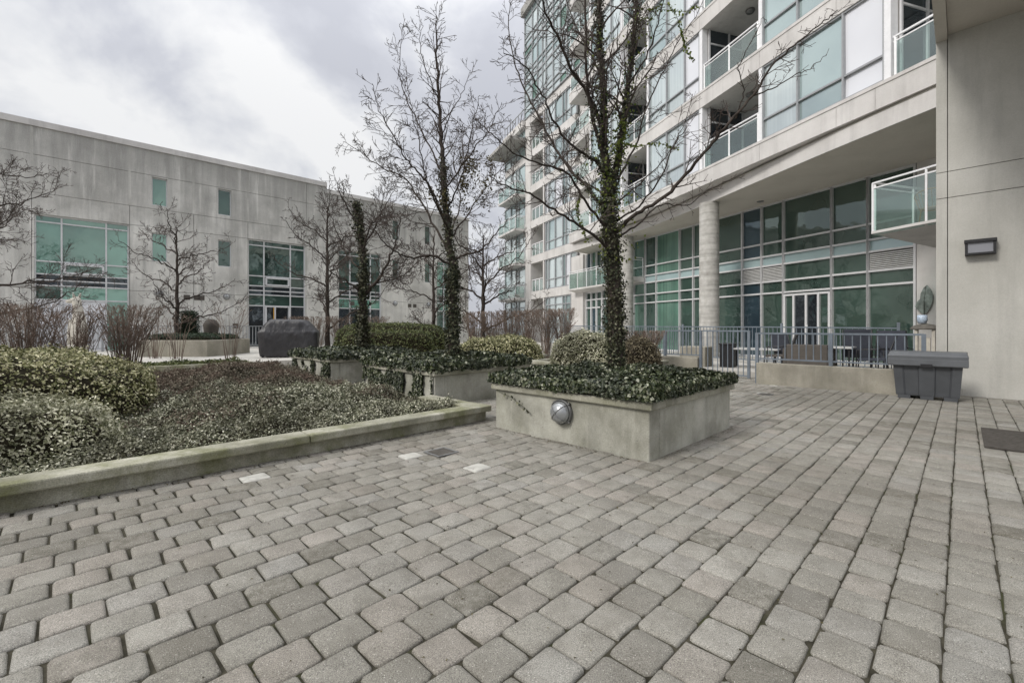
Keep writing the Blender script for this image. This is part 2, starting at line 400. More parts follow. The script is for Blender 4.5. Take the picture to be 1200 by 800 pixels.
zz = wm('ADD', wm('MAXIMUM', sep.outputs['Z'], 0.0), 0.55)
cv = N('ShaderNodeCombineXYZ'); Lk(wm('DIVIDE', sep.outputs['X'], zz), cv.inputs[0]); Lk(wm('DIVIDE', sep.outputs['Y'], zz), cv.inputs[1]); cv.inputs[2].default_value = 6.4
def wn(scale, det, ro, dist=0.0):
    x = N('ShaderNodeTexNoise'); x.inputs['Scale'].default_value = scale; x.inputs['Detail'].default_value = det; x.inputs['Roughness'].default_value = ro
    x.inputs['Distortion'].default_value = dist
    Lk(cv.outputs[0], x.inputs['Vector']); return x.outputs['Fac']
cl = wm('ADD', wm('MULTIPLY', wn(2.1, 6, 0.50, 0.5), 0.70), wm('MULTIPLY', wn(5.0, 7, 0.55, 0.3), 0.30))
cr = N('ShaderNodeValToRGB'); e = cr.color_ramp.elements
stops = [(0.41, (3.45, 3.53, 3.85)), (0.465, (3.9, 3.98, 4.28)), (0.505, (4.7, 4.76, 4.92)), (0.56, (5.6, 5.6, 5.6))]
while len(e) < len(stops): e.new(0.5)
for i, (p, c) in enumerate(stops):
    e[i].position = p; e[i].color = tuple(x/10 for x in c) + (1,)
Lk(cl, cr.inputs['Fac'])
# an overcast sky is brightest overhead and dims towards the horizon
zb = wm('ADD', 1.0, wm('MULTIPLY', wm('POWER', wm('MAXIMUM', sep.outputs['Z'], 0.0), 4.5), 3.6))
vm = N('ShaderNodeVectorMath'); vm.operation = 'SCALE'; Lk(cr.outputs['Color'], vm.inputs[0]); Lk(wm('MULTIPLY', zb, 10.0), vm.inputs['Scale'])
mx = N('ShaderNodeMix'); mx.data_type = 'RGBA'; mx.inputs[0].default_value = 0.93
Lk(sky.outputs[0], mx.inputs[6]); Lk(vm.outputs[0], mx.inputs[7]); Lk(mx.outputs[2], bg.inputs['Color']); Lk(bg.outputs[0], out.inputs['Surface'])

sl = bpy.data.lights.new('sun', 'SUN'); sl.energy = 1.5; sl.angle = math.radians(13); sl.color = (1.0, 0.965, 0.91)
so = bpy.data.objects.new('sun', sl); COL.objects.link(so)
sd = Vector((math.sin(SUN_AZ)*math.cos(SUN_EL), math.cos(SUN_AZ)*math.cos(SUN_EL), math.sin(SUN_EL)))
so.rotation_euler = (-sd).to_track_quat('-Z', 'Y').to_euler(); so.location = (0, 0, 40)
cam = bpy.data.cameras.new('camera'); co = bpy.data.objects.new('camera', cam); COL.objects.link(co)
co.location = (0, 0, H); co.rotation_euler = (PI/2, 0, 0); cam.sensor_width = 36; cam.lens = F/1200*36
cam.shift_y = -16/1200; cam.clip_end = 3000; cam.clip_start = 0.05
SC.camera = co
SC.view_settings.view_transform = 'Standard'; SC.view_settings.look = 'None'; SC.view_settings.exposure = 0.42; SC.view_settings.gamma = 1
SC.view_settings.use_curve_mapping = False
SC.render.film_transparent = False

# ------------------------------------------------------------------ ground
g = MB(); g.face([(-900, -400, -0.06), (900, -400, -0.06), (900, 1400, -0.06), (-900, 1400, -0.06)])
setp(g.build('ground', MT['asphalt']), kind='structure')
g = MB(); g.abox(-7, 13.35, -7.5, 12.4, -0.05, -0.014)
setp(g.build('paving_bed', MT['joint']), kind='structure')
def build_pavers():
    pa, pb = 0.184, 0.2155
    V = []; Fc = []; MI = []
    rr = random.Random(3)
    whites = []
    for (px, py) in ((315, 556), (474, 532), (571, 545.5), (905, 451.5), (893, 461)):
        d = H/(py-HZ)*F; p = Vector(((px-600)/F*d, d)); whites.append(((p.y-p.x)*S2, (p.x+p.y)*S2))
    wh_used = set()
    i = 0; a = -6.2
    while a < 13.3:
        b = -6.5 + (pb*0.5 if i % 2 else 0) + rr.uniform(-0.02, 0.02)
        # only along the camera's part of the yard
        while b < 12.3:
            ln = pb + rr.uniform(-0.006, 0.006)
            ca, cb = a + pa/2, b + ln/2
            bb = b; b += ln
            if ca > 4.62 and cb < 4.15: continue
            if ca < -1.2 and cb < 3: continue
            if cb > 12.1 and ca < 3.3: continue
            if 2.12 < ca < 4.1 and 3.95 < cb < 5.9: continue
            mi = 0
            for wi, (wa, wb) in enumerate(whites):
                if abs(ca-wa) < pa/2 and abs(cb-wb) < ln/2 + 0.004 and wi not in wh_used: mi = 1; wh_used.add(wi)
            g0 = 0.0030 + rr.uniform(-0.001, 0.0015)
            hx, hy = pa/2 - g0*0.62, ln/2 - g0*1.25
            c = 0.017 + rr.uniform(-0.005, 0.008)
            rot = rr.gauss(0, 0.014); cr_, sr_ = math.cos(rot), math.sin(rot)
            tz = rr.gauss(0, 0.0016); ta, tb = rr.gauss(0, 0.011), rr.gauss(0, 0.011)
            out_ = [(hx, hy-c), (hx-c*0.32, hy-c*0.32), (hx-c, hy), (-hx+c, hy), (-hx+c*0.32, hy-c*0.32), (-hx, hy-c), (-hx, -hy+c), (-hx+c*0.32, -hy+c*0.32), (-hx+c, -hy), (hx-c, -hy), (hx-c*0.32, -hy+c*0.32), (hx, -hy+c)]
            K = 12
            jit = [rr.uniform(-0.0045, 0.0022) - (rr.uniform(0.004, 0.011) if rr.random() < 0.05 else 0) for _ in range(K)]
            n0 = len(V)
            for ring, (ins, z) in enumerate(((0.0, -0.02), (0.0, -0.0115), (0.0045, -0.0042), (0.017, 0.0))):
                for k, (x, y) in enumerate(out_):
                    L_ = math.hypot(x, y); s = (L_ - ins + jit[k]) / L_
                    x2, y2 = x*s, y*s
                    xx, yy = x2*cr_ - y2*sr_, x2*sr_ + y2*cr_
                    V.append(tuple(W(ca+xx, cb+yy, z + tz + xx*ta + yy*tb)))
            for ring in range(3):
                for k in range(K):
                    k2 = (k+1) % K
                    Fc.append((n0+ring*K+k2, n0+ring*K+k, n0+(ring+1)*K+k, n0+(ring+1)*K+k2)); MI.append(mi)
            Fc.append(tuple(n0+3*K+k for k in reversed(range(K)))); MI.append(mi)
        a += pa; i += 1
    me = bpy.data.meshes.new('paving'); me.from_pydata(V, [], Fc)
    me.polygons.foreach_set('material_index', MI); me.polygons.foreach_set('use_smooth', [True]*len(Fc))
    o = link_mesh('paving', me, [MT['paver'], MT['paver_white']])
    setp(o, kind='structure')
build_pavers()

# bed soil, path, terrace, patio
g = MB(); g.abox(4.72, 13.3, -9, 4.12, -0.05, 0.09)
setp(g.build('bed_soil', MT['soil']), kind='structure')
g = MB(); g.abox(13.36, 14.8, -12, 4.3, -0.05, 0.0); g.abox(13.36, 14.8, 4.3, 13, -0.05, 0.004)
setp(g.build('path', MT['terrace']), kind='structure')
g = MB(); g.abox(14.95, 16.2, -12, 4.0, -0.05, 0.2)
setp(g.build('far_bed_soil', MT['soil']), kind='structure')
g = MB(); g.abox(16.2, 34, -16, 4.02, -0.05, 0.25); g.abox(14.8, 34, 4.02, 7.0, -0.05, 0.246); g.abox(19, 34, 7.0, 20, -0.05, 0.248)
setp(g.build('terrace', MT['terrace']), kind='structure')

# storefront line L and upper facade line U
def Lp(t, off=0.0, z=0.0):     # off > 0 : towards the courtyard
    return Vector((10.7 - 0.39*t - 0.92*off, 14.9 + 0.92*t - 0.39*off, z))
LD = Vector((-0.39, 0.92, 0)).normalized(); LN = Vector((-0.92, -0.39, 0)).normalized()
def Up_(s, off=0.0, z=0.0):
    return Vector((8.96 - 0.2865*s - 0.958*off, 9.54 + 0.958*s - 0.2865*off, z))
UD = Vector((-0.2865, 0.958, 0)).normalized(); UN = Vector((-0.958, -0.2865, 0)).normalized()
def tL(px):
    r = (px-600)/F; return (10.7 - 14.9*r)/(0.39 + 0.92*r)
def sU(px):
    r = (px-600)/F; return (8.96 - 9.54*r)/(0.2865 + 0.958*r)

g = MB()
p1, p2, p3 = W(3.3, 11.22), W(0.3, 11.22), W(-1, 12.4)
poly = [tuple(W(0.36, 11.22)[:2]), (11.5, 9.0), tuple(Lp(-3)[:2]), tuple(Lp(34)[:2]), (-6.5, 40.0), (0.5, 16.5), tuple(W(9.5, 12.42)[:2]), tuple(W(3.35, 12.42)[:2]), tuple(W(3.25, 11.22)[:2])]
g.prism(poly, -0.05, 0.13)
setp(g.build('patio', MT['terrace']), kind='structure')

# ------------------------------------------------------------------ foliage helpers
def leaf_mesh(name, P, Nn, size, mats, parent=None, origin=None, mi=None, aspect=0.62, jitter=0.9, extra=None):
    """P (n,3) positions, Nn (n,3) facing; folded little leaves"""
    n = len(P)
    rnd = RNG.normal(size=(n, 3)) * jitter
    nn = Nn + rnd; nn /= np.linalg.norm(nn, axis=1)[:, None] + 1e-9
    t = RNG.normal(size=(n, 3)); t -= nn * (t*nn).sum(1)[:, None]; t /= np.linalg.norm(t, axis=1)[:, None] + 1e-9
    bt = np.cross(nn, t)
    sz = (size * RNG.uniform(0.65, 1.3, n))[:, None]
    base = P - t*sz*0.5; tip = P + t*sz*0.5 - nn*sz*0.12
    mid = P + t*sz*0.02 - nn*sz*0.10
    l = P + bt*sz*aspect*0.5 + nn*sz*0.08; r = P - bt*sz*aspect*0.5 + nn*sz*0.08
    V = np.stack([base, r, tip, l, mid], axis=1).reshape(-1, 3)
    idx = (np.arange(n)*5)[:, None]
    Fq = np.concatenate([idx + np.array([[0, 1, 4]]), idx + np.array([[1, 2, 4]]), idx + np.array([[2, 3, 4]]), idx + np.array([[3, 0, 4]])], axis=1).reshape(-1, 3)
    ev = ef = None
    nv = len(V); nf = len(Fq)
    allV = V; ms = np.zeros(nf, dtype=np.int32)
    loops = Fq.reshape(-1); starts = np.arange(nf)*3; tot = np.full(nf, 3)
    if extra is not None:       # (verts, quad faces, material index)
        xv, xf, xm = extra
        xf = np.array(xf, dtype=np.int64) + nv
        allV = np.concatenate([V, np.array(xv)])
        k = xf.shape[1]
        starts = np.concatenate([starts, len(loops) + np.arange(len(xf))*k])
        tot = np.concatenate([tot, np.full(len(xf), k)])
        loops = np.concatenate([loops, xf.reshape(-1)])
        ms = np.concatenate([ms, np.full(len(xf), xm, dtype=np.int32)])
    me = bpy.data.meshes.new(name)
    me.vertices.add(len(allV)); me.vertices.foreach_set('co', allV.astype(np.float32).reshape(-1))
    me.loops.add(len(loops)); me.loops.foreach_set('vertex_index', loops.astype(np.int32))
    me.polygons.add(len(starts)); me.polygons.foreach_set('loop_start', starts.astype(np.int32)); me.polygons.foreach_set('loop_total', tot.astype(np.int32))
    me.polygons.foreach_set('material_index', ms)
    me.update(calc_edges=True); me.validate()
    return link_mesh(name, me, mats, parent, origin)

def lump(p, s=1.0, seed=0.0):
    return mnoise.noise(Vector((p[0]*s+seed, p[1]*s, p[2]*s)))

def hedge(name, c, half, rot, z0, z1, leafmat, n, size, label, cat, group=None, power=3.5, rough=0.09, seed=0.0, coremat='stems'):
    """clipped or mounded evergreen shrub: superellipsoid shell of leaves around a stem mass darkened as painted inner shade"""
    c = Vector(c); ux = Vector((math.cos(rot), math.sin(rot), 0)); uy = Vector((-math.sin(rot), math.cos(rot), 0))
    hz = (z1 - z0)
    nu, nv = 48, 14
    def surf(th, ph, shrink=0.0):
        cx, sx = math.cos(th), math.sin(th); cz, sz = math.cos(ph), math.sin(ph)
        e1 = 2.0/power
        sg = lambda v: (abs(v)**e1)*(1 if v >= 0 else -1)
        x = sg(cx)*sg(cz); y = sg(sx)*sg(cz); z = sg(sz)
        p = c + ux*(x*(half[0]-shrink)) + uy*(y*(half[1]-shrink)) + UP*(z*(hz-shrink))
        p.z = z0 + (p.z - c.z)
        k = lump(p, 1.6, seed)*rough*1.6 + lump(p, 4.5, seed)*rough
        d = Vector((x, y, z*0.8+0.1)); d.normalize()
        d = ux*d.x + uy*d.y + UP*d.z
        return p + d*k, d
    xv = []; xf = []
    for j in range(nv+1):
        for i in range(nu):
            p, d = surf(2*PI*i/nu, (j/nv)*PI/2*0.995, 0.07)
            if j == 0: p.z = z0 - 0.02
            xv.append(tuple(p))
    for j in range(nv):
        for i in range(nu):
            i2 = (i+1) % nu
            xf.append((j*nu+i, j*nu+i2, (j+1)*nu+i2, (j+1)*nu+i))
    # sample triangles of a finer surface by area
    A = np.array([[surf(2*PI*i/96, (j/30)*PI/2*0.999)[0][:] for i in range(97)] for j in range(31)])
    D = np.array([[surf(2*PI*i/96, (j/30)*PI/2*0.999)[1][:] for i in range(97)] for j in range(31)])
    e1 = A[1:, :-1]-A[:-1, :-1]; e2 = A[:-1, 1:]-A[:-1, :-1]
    ar = np.linalg.norm(np.cross(e1, e2), axis=2).reshape(-1); ar /= ar.sum()
    pick = RNG.choice(len(ar), n, p=ar); jj, ii = pick//96, pick % 96
    u = RNG.random((n, 1)); v = RNG.random((n, 1))
    P = A[jj, ii]*(1-u)*(1-v) + A[jj+1, ii]*u*(1-v) + A[jj, ii+1]*(1-u)*v + A[jj+1, ii+1]*u*v
    Dn = D[jj, ii]
    P = P + Dn * (RNG.random((n, 1))**1.5 * -0.09 + RNG.random((n, 1))**8*0.08 + 0.02)
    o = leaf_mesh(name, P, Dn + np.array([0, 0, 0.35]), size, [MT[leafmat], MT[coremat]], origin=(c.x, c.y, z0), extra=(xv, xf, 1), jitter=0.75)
    return setp(o, label, cat, group)

# ------------------------------------------------------------------ planters
def planter(a0, a1, b0, b1, zt, label, group, capw=0.30, over=0.045):
    root = empty('concrete_planter', W((a0+a1)/2, (b0+b1)/2, 0), label, 'planter', group)
    m = MB(); t = 0.2
    i = over
    m.abox(a0+i, a1-i, b0+i, b0+i+t, -0.03, zt-0.075); m.abox(a0+i, a1-i, b1-i-t, b1-i, -0.03, zt-0.075)
    m.abox(a0+i, a0+i+t, b0+i+t, b1-i-t, -0.03, zt-0.075); m.abox(a1-i-t, a1-i, b0+i+t, b1-i-t, -0.03, zt-0.075)
    m.build('wall', MT['conc_planter'], root, bevel=0.012)
    m = MB(); z0, z1 = zt-0.075, zt
    m.abox(a0, a1, b0, b0+capw, z0, z1); m.abox(a0, a1, b1-capw, b1, z0, z1)
    m.abox(a0, a0+capw, b0+capw, b1-capw, z0, z1); m.abox(a1-capw, a1, b0+capw, b1-capw, z0, z1)
    m.build('cap', MT['conc_cap'], root, bevel=0.014)
    m = MB(); m.abox(a0+capw, a1-capw, b0+capw, b1-capw, zt-0.2, zt-0.02)
    m.build('soil', MT['soil'], root)
    return root

def ivy_top(a0, a1, b0, b1, zt, n, size, label, group, hgt=0.17, bulge=0.0, seed=0.0, droop=0.12):
    """ivy spread over a planter, hanging over the cap"""
    # leaves on top
    A = RNG.uniform(a0-0.04, a1+0.04, n); B = RNG.uniform(b0-0.04, b1+0.04, n)
    ma, mb = (a0+a1)/2, (b0+b1)/2
    edge = np.minimum(np.minimum(A-a0, a1-A), np.minimum(B-b0, b1-B))
    nz = np.array([lump((a*1.0, b*1.0, seed), 2.1)*0.5 + lump((a, b, seed+4), 6.0)*0.28 for a, b in zip(A, B)])
    prof = np.clip((edge+0.05)/0.16, 0, 1)**0.5
    Z = zt + hgt*prof*(0.8 + nz*0.9) + bulge*np.clip(edge/0.9, 0, 1)
    Z -= RNG.random(n)**1.5*0.10*prof
    NA = np.where(edge < 0.14, np.where((A-a0) == edge, -1.0, np.where((a1-A) == edge, 1.0, 0)), 0)*0.9
    NB = np.where(edge < 0.14, np.where((B-b0) == edge, -1.0, np.where((b1-B) == edge, 1.0, 0)), 0)*0.9
    # sides hanging over the rim
    m = int(n*0.30)
    side = RNG.integers(0, 4, m); u = RNG.random(m)
    dz = RNG.random(m)
    lim = np.array([lump((x*2.2+s*13.0, seed, 0.5), 1.6*max(a1-a0, 1))*0.7+0.55 for x, s in zip(u*1.0, side)])
    zz = zt + 0.13 - dz*(0.10 + droop*0.55*np.clip(lim, 0.0, 1.2))
    outw = 0.0 + RNG.random(m)*0.045
    SA = np.select([side == 0, side == 1, side == 2, side == 3], [a0-outw, a1+outw, a0+u*(a1-a0), a0+u*(a1-a0)])
    SB = np.select([side == 0, side == 1, side == 2, side == 3], [b0+u*(b1-b0), b0+u*(b1-b0), b0-outw, b1+outw])
    sNA = np.select([side == 0, side == 1], [-1.5, 1.5], 0.0); sNB = np.select([side == 2, side == 3], [-1.5, 1.5], 0.0)
    A = np.concatenate([A, SA]); B = np.concatenate([B, SB]); Z = np.concatenate([Z, zz])
    NA = np.concatenate([NA, sNA]); NB = np.concatenate([NB, sNB]); NZ = np.concatenate([np.ones(n), np.full(m, 0.4)])
    P = np.stack([(B-A)*S2, (A+B)*S2, Z], 1); D = np.stack([(NB-NA)*S2, (NA+NB)*S2, NZ], 1)
    # stem mat underneath
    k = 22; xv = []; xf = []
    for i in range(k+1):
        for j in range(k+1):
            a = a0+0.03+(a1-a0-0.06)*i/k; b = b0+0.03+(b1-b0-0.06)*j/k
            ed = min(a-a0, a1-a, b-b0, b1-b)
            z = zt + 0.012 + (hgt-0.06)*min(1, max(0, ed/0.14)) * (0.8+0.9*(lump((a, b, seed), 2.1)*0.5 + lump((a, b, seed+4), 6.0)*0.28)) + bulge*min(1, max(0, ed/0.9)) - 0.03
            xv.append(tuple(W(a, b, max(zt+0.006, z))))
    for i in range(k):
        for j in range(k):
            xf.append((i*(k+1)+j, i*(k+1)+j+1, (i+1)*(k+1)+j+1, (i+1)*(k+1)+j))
    o = leaf_mesh('ivy_cover', P, D, size, [MT['ivy'], MT['stems']], origin=W(ma, mb, zt), extra=(xv, xf, 1), jitter=0.65, aspect=0.85)
    return setp(o, label, 'ivy', group)

planter(2.02, 4.21, 3.83, 5.98, 0.555, 'square concrete planter nearest the camera with a round caged lamp on its face', 'planters in a row', )
planter(5.90, 8.30, 4.16, 6.40, 0.555, 'middle concrete planter of the row with ivy climbing its bed side wall', 'planters in a row')
planter(9.80, 12.3, 4.16, 6.40, 0.555, 'farthest concrete planter of the row standing near the covered barbecue', 'planters in a row')
ivy_top(2.02, 4.21, 3.83, 5.98, 0.555, 21000, 0.040, 'dark glossy ivy spilling over the planter nearest the camera', 'ivy on the planters', 0.18, 0.05, 1.0, droop=0.03)
ivy_top(5.90, 8.30, 4.16, 6.40, 0.555, 9500, 0.056, 'ivy covering the middle planter around the tallest background tree', 'ivy on the planters', 0.19, 0.06, 5.0)
ivy_top(9.80, 12.3, 4.16, 6.40, 0.555, 6500, 0.066, 'ivy covering the farthest planter beside the covered barbecue', 'ivy on the planters', 0.19, 0.06, 9.0)

# second row of raised beds behind
for (a0, a1, b0, b1, lab) in ((5.3, 8.0, 8.3, 11.0, 'low concrete raised bed behind the first planter under a variegated round shrub'),
                              (9.2, 11.6, 8.3, 10.8, 'low concrete raised bed behind the middle planter under a flat green mound'),
                              (13.2, 16.0, 8.0, 10.4, 'low concrete raised bed in front of the long clipped hedges')):
    planter(a0, a1, b0, b1, 0.42, lab, 'raised beds of the back row')

# ivy climbing the wall of planter 2 and 3, sprig on planter 1
def wall_ivy(a0, a1, b, z0, z1, n, size, label, seed, thr=0.0, hang=False):
    A = RNG.uniform(a0, a1, n*3); Z = RNG.uniform(z0, z1, n*3)
    keep = np.array([(lump((a*2.4, z*1.1, seed), 1.5) + 0.35*lump((a*7, z*5, seed)) + (0.25*(z-z0)/(z1-z0) if hang else 0)) > thr for a, z in zip(A, Z)])
    A, Z = A[keep][:n], Z[keep][:n]; m = len(A)
    B = np.full(m, b) - RNG.random(m)*0.035 - 0.004
    P = np.stack([(B-A)*S2, (A+B)*S2, Z], 1); D = np.tile(np.array([[-1.4*S2, -1.4*S2, 0.35]]), (m, 1))
    o = leaf_mesh('climbing_ivy', P, D, size, [MT['ivy']], origin=W((a0+a1)/2, b, z0), jitter=0.5, aspect=0.85)
    return setp(o, label, 'ivy', 'ivy on the planters')
wall_ivy(5.98, 8.28, 4.19, 0.09, 0.50, 5200, 0.042, 'ivy climbing the bed side wall of the middle planter', 3.0, -0.07)
wall_ivy(9.85, 12.2, 4.19, 0.12, 0.50, 900, 0.055, 'ivy climbing the bed side wall of the farthest planter', 8.0, 0.08)
# a thin vine sprig on planter 1
m = MB(); spr = [W(4.12, 3.845, 0.47), W(3.98, 3.84, 0.44), W(3.85, 3.84, 0.41), W(3.74, 3.84, 0.36), W(3.62, 3.84, 0.31), W(3.56, 3.84, 0.27)]
m.tube(spr, 0.003, 4)
for i in range(1, len(spr)):
    for k in range(3):
        c = spr[i] + AX*random.uniform(-.035, .035) + UP*random.uniform(-.03, .03) - BX*0.006; s = random.uniform(.012, .022)
        m.face([c-AX*s, c-UP*s-BX*.004, c+AX*s, c+UP*s-BX*.006])
setp(m.build('vine_sprig', MT['ivy_tree'], origin=spr[-1]), 'thin dark vine sprig trailing on the front face of the nearest planter', 'vine')

# ------------------------------------------------------------------ bed kerb
root = empty('bed_kerb', W(4.6, 0, 0), 'mossy stepped concrete kerb along the front planting bed', 'kerb')
m = MB()
b = -8.0
while b < 4.1:
    e_ = min(b+2.43, 4.12)
    m.abox(4.50, 4.76, b+0.004, e_-0.004, 0.125, 0.205); b = e_
m.abox(4.765, 5.90, 3.86, 4.12, 0.125, 0.20)
m.build('coping', MT['conc_curb'], root, bevel=0.014)
m = MB(); m.abox(4.58, 4.74, -8.0, 4.08, -0.03, 0.122); m.abox(4.742, 5.90, 3.90, 4.08, -0.03, 0.122)
m.build('base', MT['conc_curb'], root, bevel=0.008)
m = MB(); m.abox(14.8, 14.95, -12, 4.0, -0.05, 0.25); m.abox(14.952, 16.2, 3.85, 4.0, -0.05, 0.248)
setp(m.build('far_bed_kerb', MT['conc_curb'], origin=W(14.9, -4, 0), bevel=0.01), 'low pale concrete kerb edging the far bed in front of the terrace', 'kerb')

# ------------------------------------------------------------------ shrubs in the front bed
def rotB(): return PI/4
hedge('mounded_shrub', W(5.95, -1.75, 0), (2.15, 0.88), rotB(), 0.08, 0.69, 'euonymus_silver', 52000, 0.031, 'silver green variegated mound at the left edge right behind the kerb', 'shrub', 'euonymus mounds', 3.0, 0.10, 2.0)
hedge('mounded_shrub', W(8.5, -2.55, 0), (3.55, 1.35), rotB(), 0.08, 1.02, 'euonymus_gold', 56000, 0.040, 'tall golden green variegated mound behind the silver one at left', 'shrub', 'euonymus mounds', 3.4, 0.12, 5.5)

def bed_height(a, b):
    h = 0.12 + 0.20*lump((a, b, 0.0), 1.1) + 0.16*lump((a, b, 3.0), 2.6) + 0.07*lump((a, b, 9.0), 6.0)
    h -= 0.22*math.exp(-(((a-5.9)/1.3)**2 + ((b-0.55)/0.42)**2))
    # a swell of brown cover farther back, silver swell in the middle
    h += 0.20*math.exp(-(((a-10.2)/1.6)**2 + ((b-2.5)/1.9)**2))
    h += 0.22*math.exp(-(((a-6.3)/0.8)**2 + ((b-2.0)/0.8)**2)) - 0.08*math.exp(-(((b-4.0)/0.5)**2))
    h += 0.12*math.exp(-(((a-5.6)/0.5)**2 + ((b-1.35)/0.4)**2)) + 0.12*math.exp(-(((a-8.2)/0.6)**2 + ((b-1.9)/0.7)**2))
    ed = min((a-4.80)/0.25, (4.05-b)/0.22, 1.0)
    return 0.09 + max(0.0, h)*max(0.12, ed)
def ground_cover(name, region, n, size, mat, label, zoff=0.0, box=(4.8, 13.2, -3, 4.05)):
    A = RNG.uniform(box[0], box[1], n); B = RNG.uniform(box[2], box[3], n)
    keep = np.array([region(a, b) for a, b in zip(A, B)]); A, B = A[keep], B[keep]
    Z = np.array([bed_height(a, b) for a, b in zip(A, B)]) + zoff - RNG.random(len(A))**1.3*0.10 + 0.02 + np.where(RNG.random(len(A)) < 0.10, RNG.random(len(A))*0.06, 0)
    GX = np.array([[bed_height(a+.05, b)-bed_height(a-.05, b), bed_height(a, b+.05)-bed_height(a, b-.05)] for a, b in zip(A, B)])*-10
    P = np.stack([(B-A)*S2, (A+B)*S2, Z], 1)
    D = np.stack([(GX[:, 1]-GX[:, 0])*S2, (GX[:, 0]+GX[:, 1])*S2, np.ones(len(A))], 1)
    o = leaf_mesh(name, P, D, size, [MT[mat]], jitter=0.8)
    setp(o, label, 'ground cover', kind='stuff')
def sil(a, b): return (a + 0.35*b + 0.9*lump((a, b, 7.0), 0.9)) < 8.5
ground_cover('silver_ground_cover', lambda a, b: sil(a, b), 170000, 0.027, 'cover_silver', 'silver variegated ground cover filling the front of the bed', box=(4.8, 9.6, -0.8, 4.05))
ground_cover('brown_ground_cover', lambda a, b: not sil(a, b) or lump((a, b, 2.0), 1.7) > 0.22, 140000, 0.034, 'cover_brown', 'brown and purplish winter ground cover behind the silver plants', 0.01, box=(5.4, 13.2, -1.2, 4.05))
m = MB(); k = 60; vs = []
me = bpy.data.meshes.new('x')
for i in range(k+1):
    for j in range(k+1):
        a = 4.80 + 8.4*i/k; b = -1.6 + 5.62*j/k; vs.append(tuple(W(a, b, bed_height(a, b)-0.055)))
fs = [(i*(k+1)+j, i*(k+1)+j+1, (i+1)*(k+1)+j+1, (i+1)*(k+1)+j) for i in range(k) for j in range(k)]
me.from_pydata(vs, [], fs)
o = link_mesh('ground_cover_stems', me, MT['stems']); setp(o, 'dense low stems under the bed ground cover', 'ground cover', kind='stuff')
# upright thin twigs poking out of the brown cover
m = MB(); rr = random.Random(9)
for i in range(2200):
    a = rr.uniform(6.5, 13.1); b = rr.uniform(-0.6, 4.0)
    if sil(a, b) and rr.random() < 0.8: continue
    z = bed_height(a, b)
    p = W(a, b, z-0.05); d = Vector((rr.gauss(0, .35), rr.gauss(0, .35), 1)).normalized()*rr.uniform(0.09, 0.20)
    m.tube([p, p+d*0.5+Vector((rr.gauss(0, .008), rr.gauss(0, .008), 0)), p+d], [0.0035, 0.0028, 0.0015], 3, cap=False)
setp(m.build('ground_cover_twigs', MT['twig_red']), 'thin brown twigs standing up from the ground cover', 'ground cover', kind='stuff')
# small plants in the far bed
A = RNG.uniform(14.98, 16.1, 5000); B = RNG.uniform(-2, 3.9, 5000)
P = np.stack([(B-A)*S2, (A+B)*S2, 0.22+RNG.random(5000)*0.13*(0.5+np.sin(A*5)*np.cos(B*4)*0.5)], 1)
setp(leaf_mesh('low_green_cover', P, np.tile([[0, 0, 1.0]], (5000, 1)), 0.075, [MT['box_green']]), 'fresh green ground cover in the far bed by the terrace', 'ground cover', kind='stuff')

# ------------------------------------------------------------------ bare shrubs and trees
def wander(p, d, L, n, w, rr, up=0.0):
    pts = [p.copy()]; d = d.normalized(); st = L/n
    for i in range(n):
        d = (d + Vector((rr.gauss(0, w), rr.gauss(0, w), rr.gauss(0, w)+up))).normalized()
        pts.append(pts[-1] + d*st)
    return pts
def grow(mb, p, d, L, r, rr, rmin, spacing, lvl=0, maxl=3, up=0.05, ang=(0.55, 1.0), wob=0.14, m=0, ratio=(0.35, 0.62)):
    n = max(2, int(L/0.14) if L < 1.2 else 8)
    pts = wander(p, d, L, n, wob, rr, up)
    rad = [max(rmin, r*(1-0.72*i/n)) for i in range(n+1)]
    mb.tube(pts, rad, 5 if r > 0.02 else 3, m=m, cap=False)
    if lvl >= maxl: return
    k = max(1, int(L/spacing + rr.random()))
    for q in range(k):
        f = 0.22 + 0.78*(q+rr.random()*0.8)/k
        f = min(f, 0.99); i = min(n-1, int(f*n)); fr = f*n - i
        pp = pts[i].lerp(pts[i+1], fr); dd = (pts[i+1]-pts[i]).normalized()
        ax = dd.cross(Vector((rr.gauss(0, 1), rr.gauss(0, 1), rr.gauss(0, 1))))
        if ax.length < 1e-3: continue
        nd = Matrix.Rotation(rr.uniform(*ang), 3, ax.normalized()) @ dd
        l2 = L*rr.uniform(*ratio)*(1.15-0.6*f)
        if l2 < 0.045: continue
        grow(mb, pp, nd, l2, max(rmin, rad[i]*rr.uniform(0.45, 0.65)), rr, rmin, spacing*0.72, lvl+1, maxl, up, ang, wob, m, ratio)
def smooth_line(pts, sub=5):
    out = []
    for i in range(len(pts)-1):
        p0 = pts[max(0, i-1)]; p1 = pts[i]; p2 = pts[i+1]; p3 = pts[min(len(pts)-1, i+2)]
        for k in range(sub):
            t = k/sub
            out.append(0.5*((2*p1) + (p2-p0)*t + (2*p0-5*p1+4*p2-p3)*t*t + (3*p1-p0-3*p2+p3)*t**3))
    out.append(pts[-1]); return out
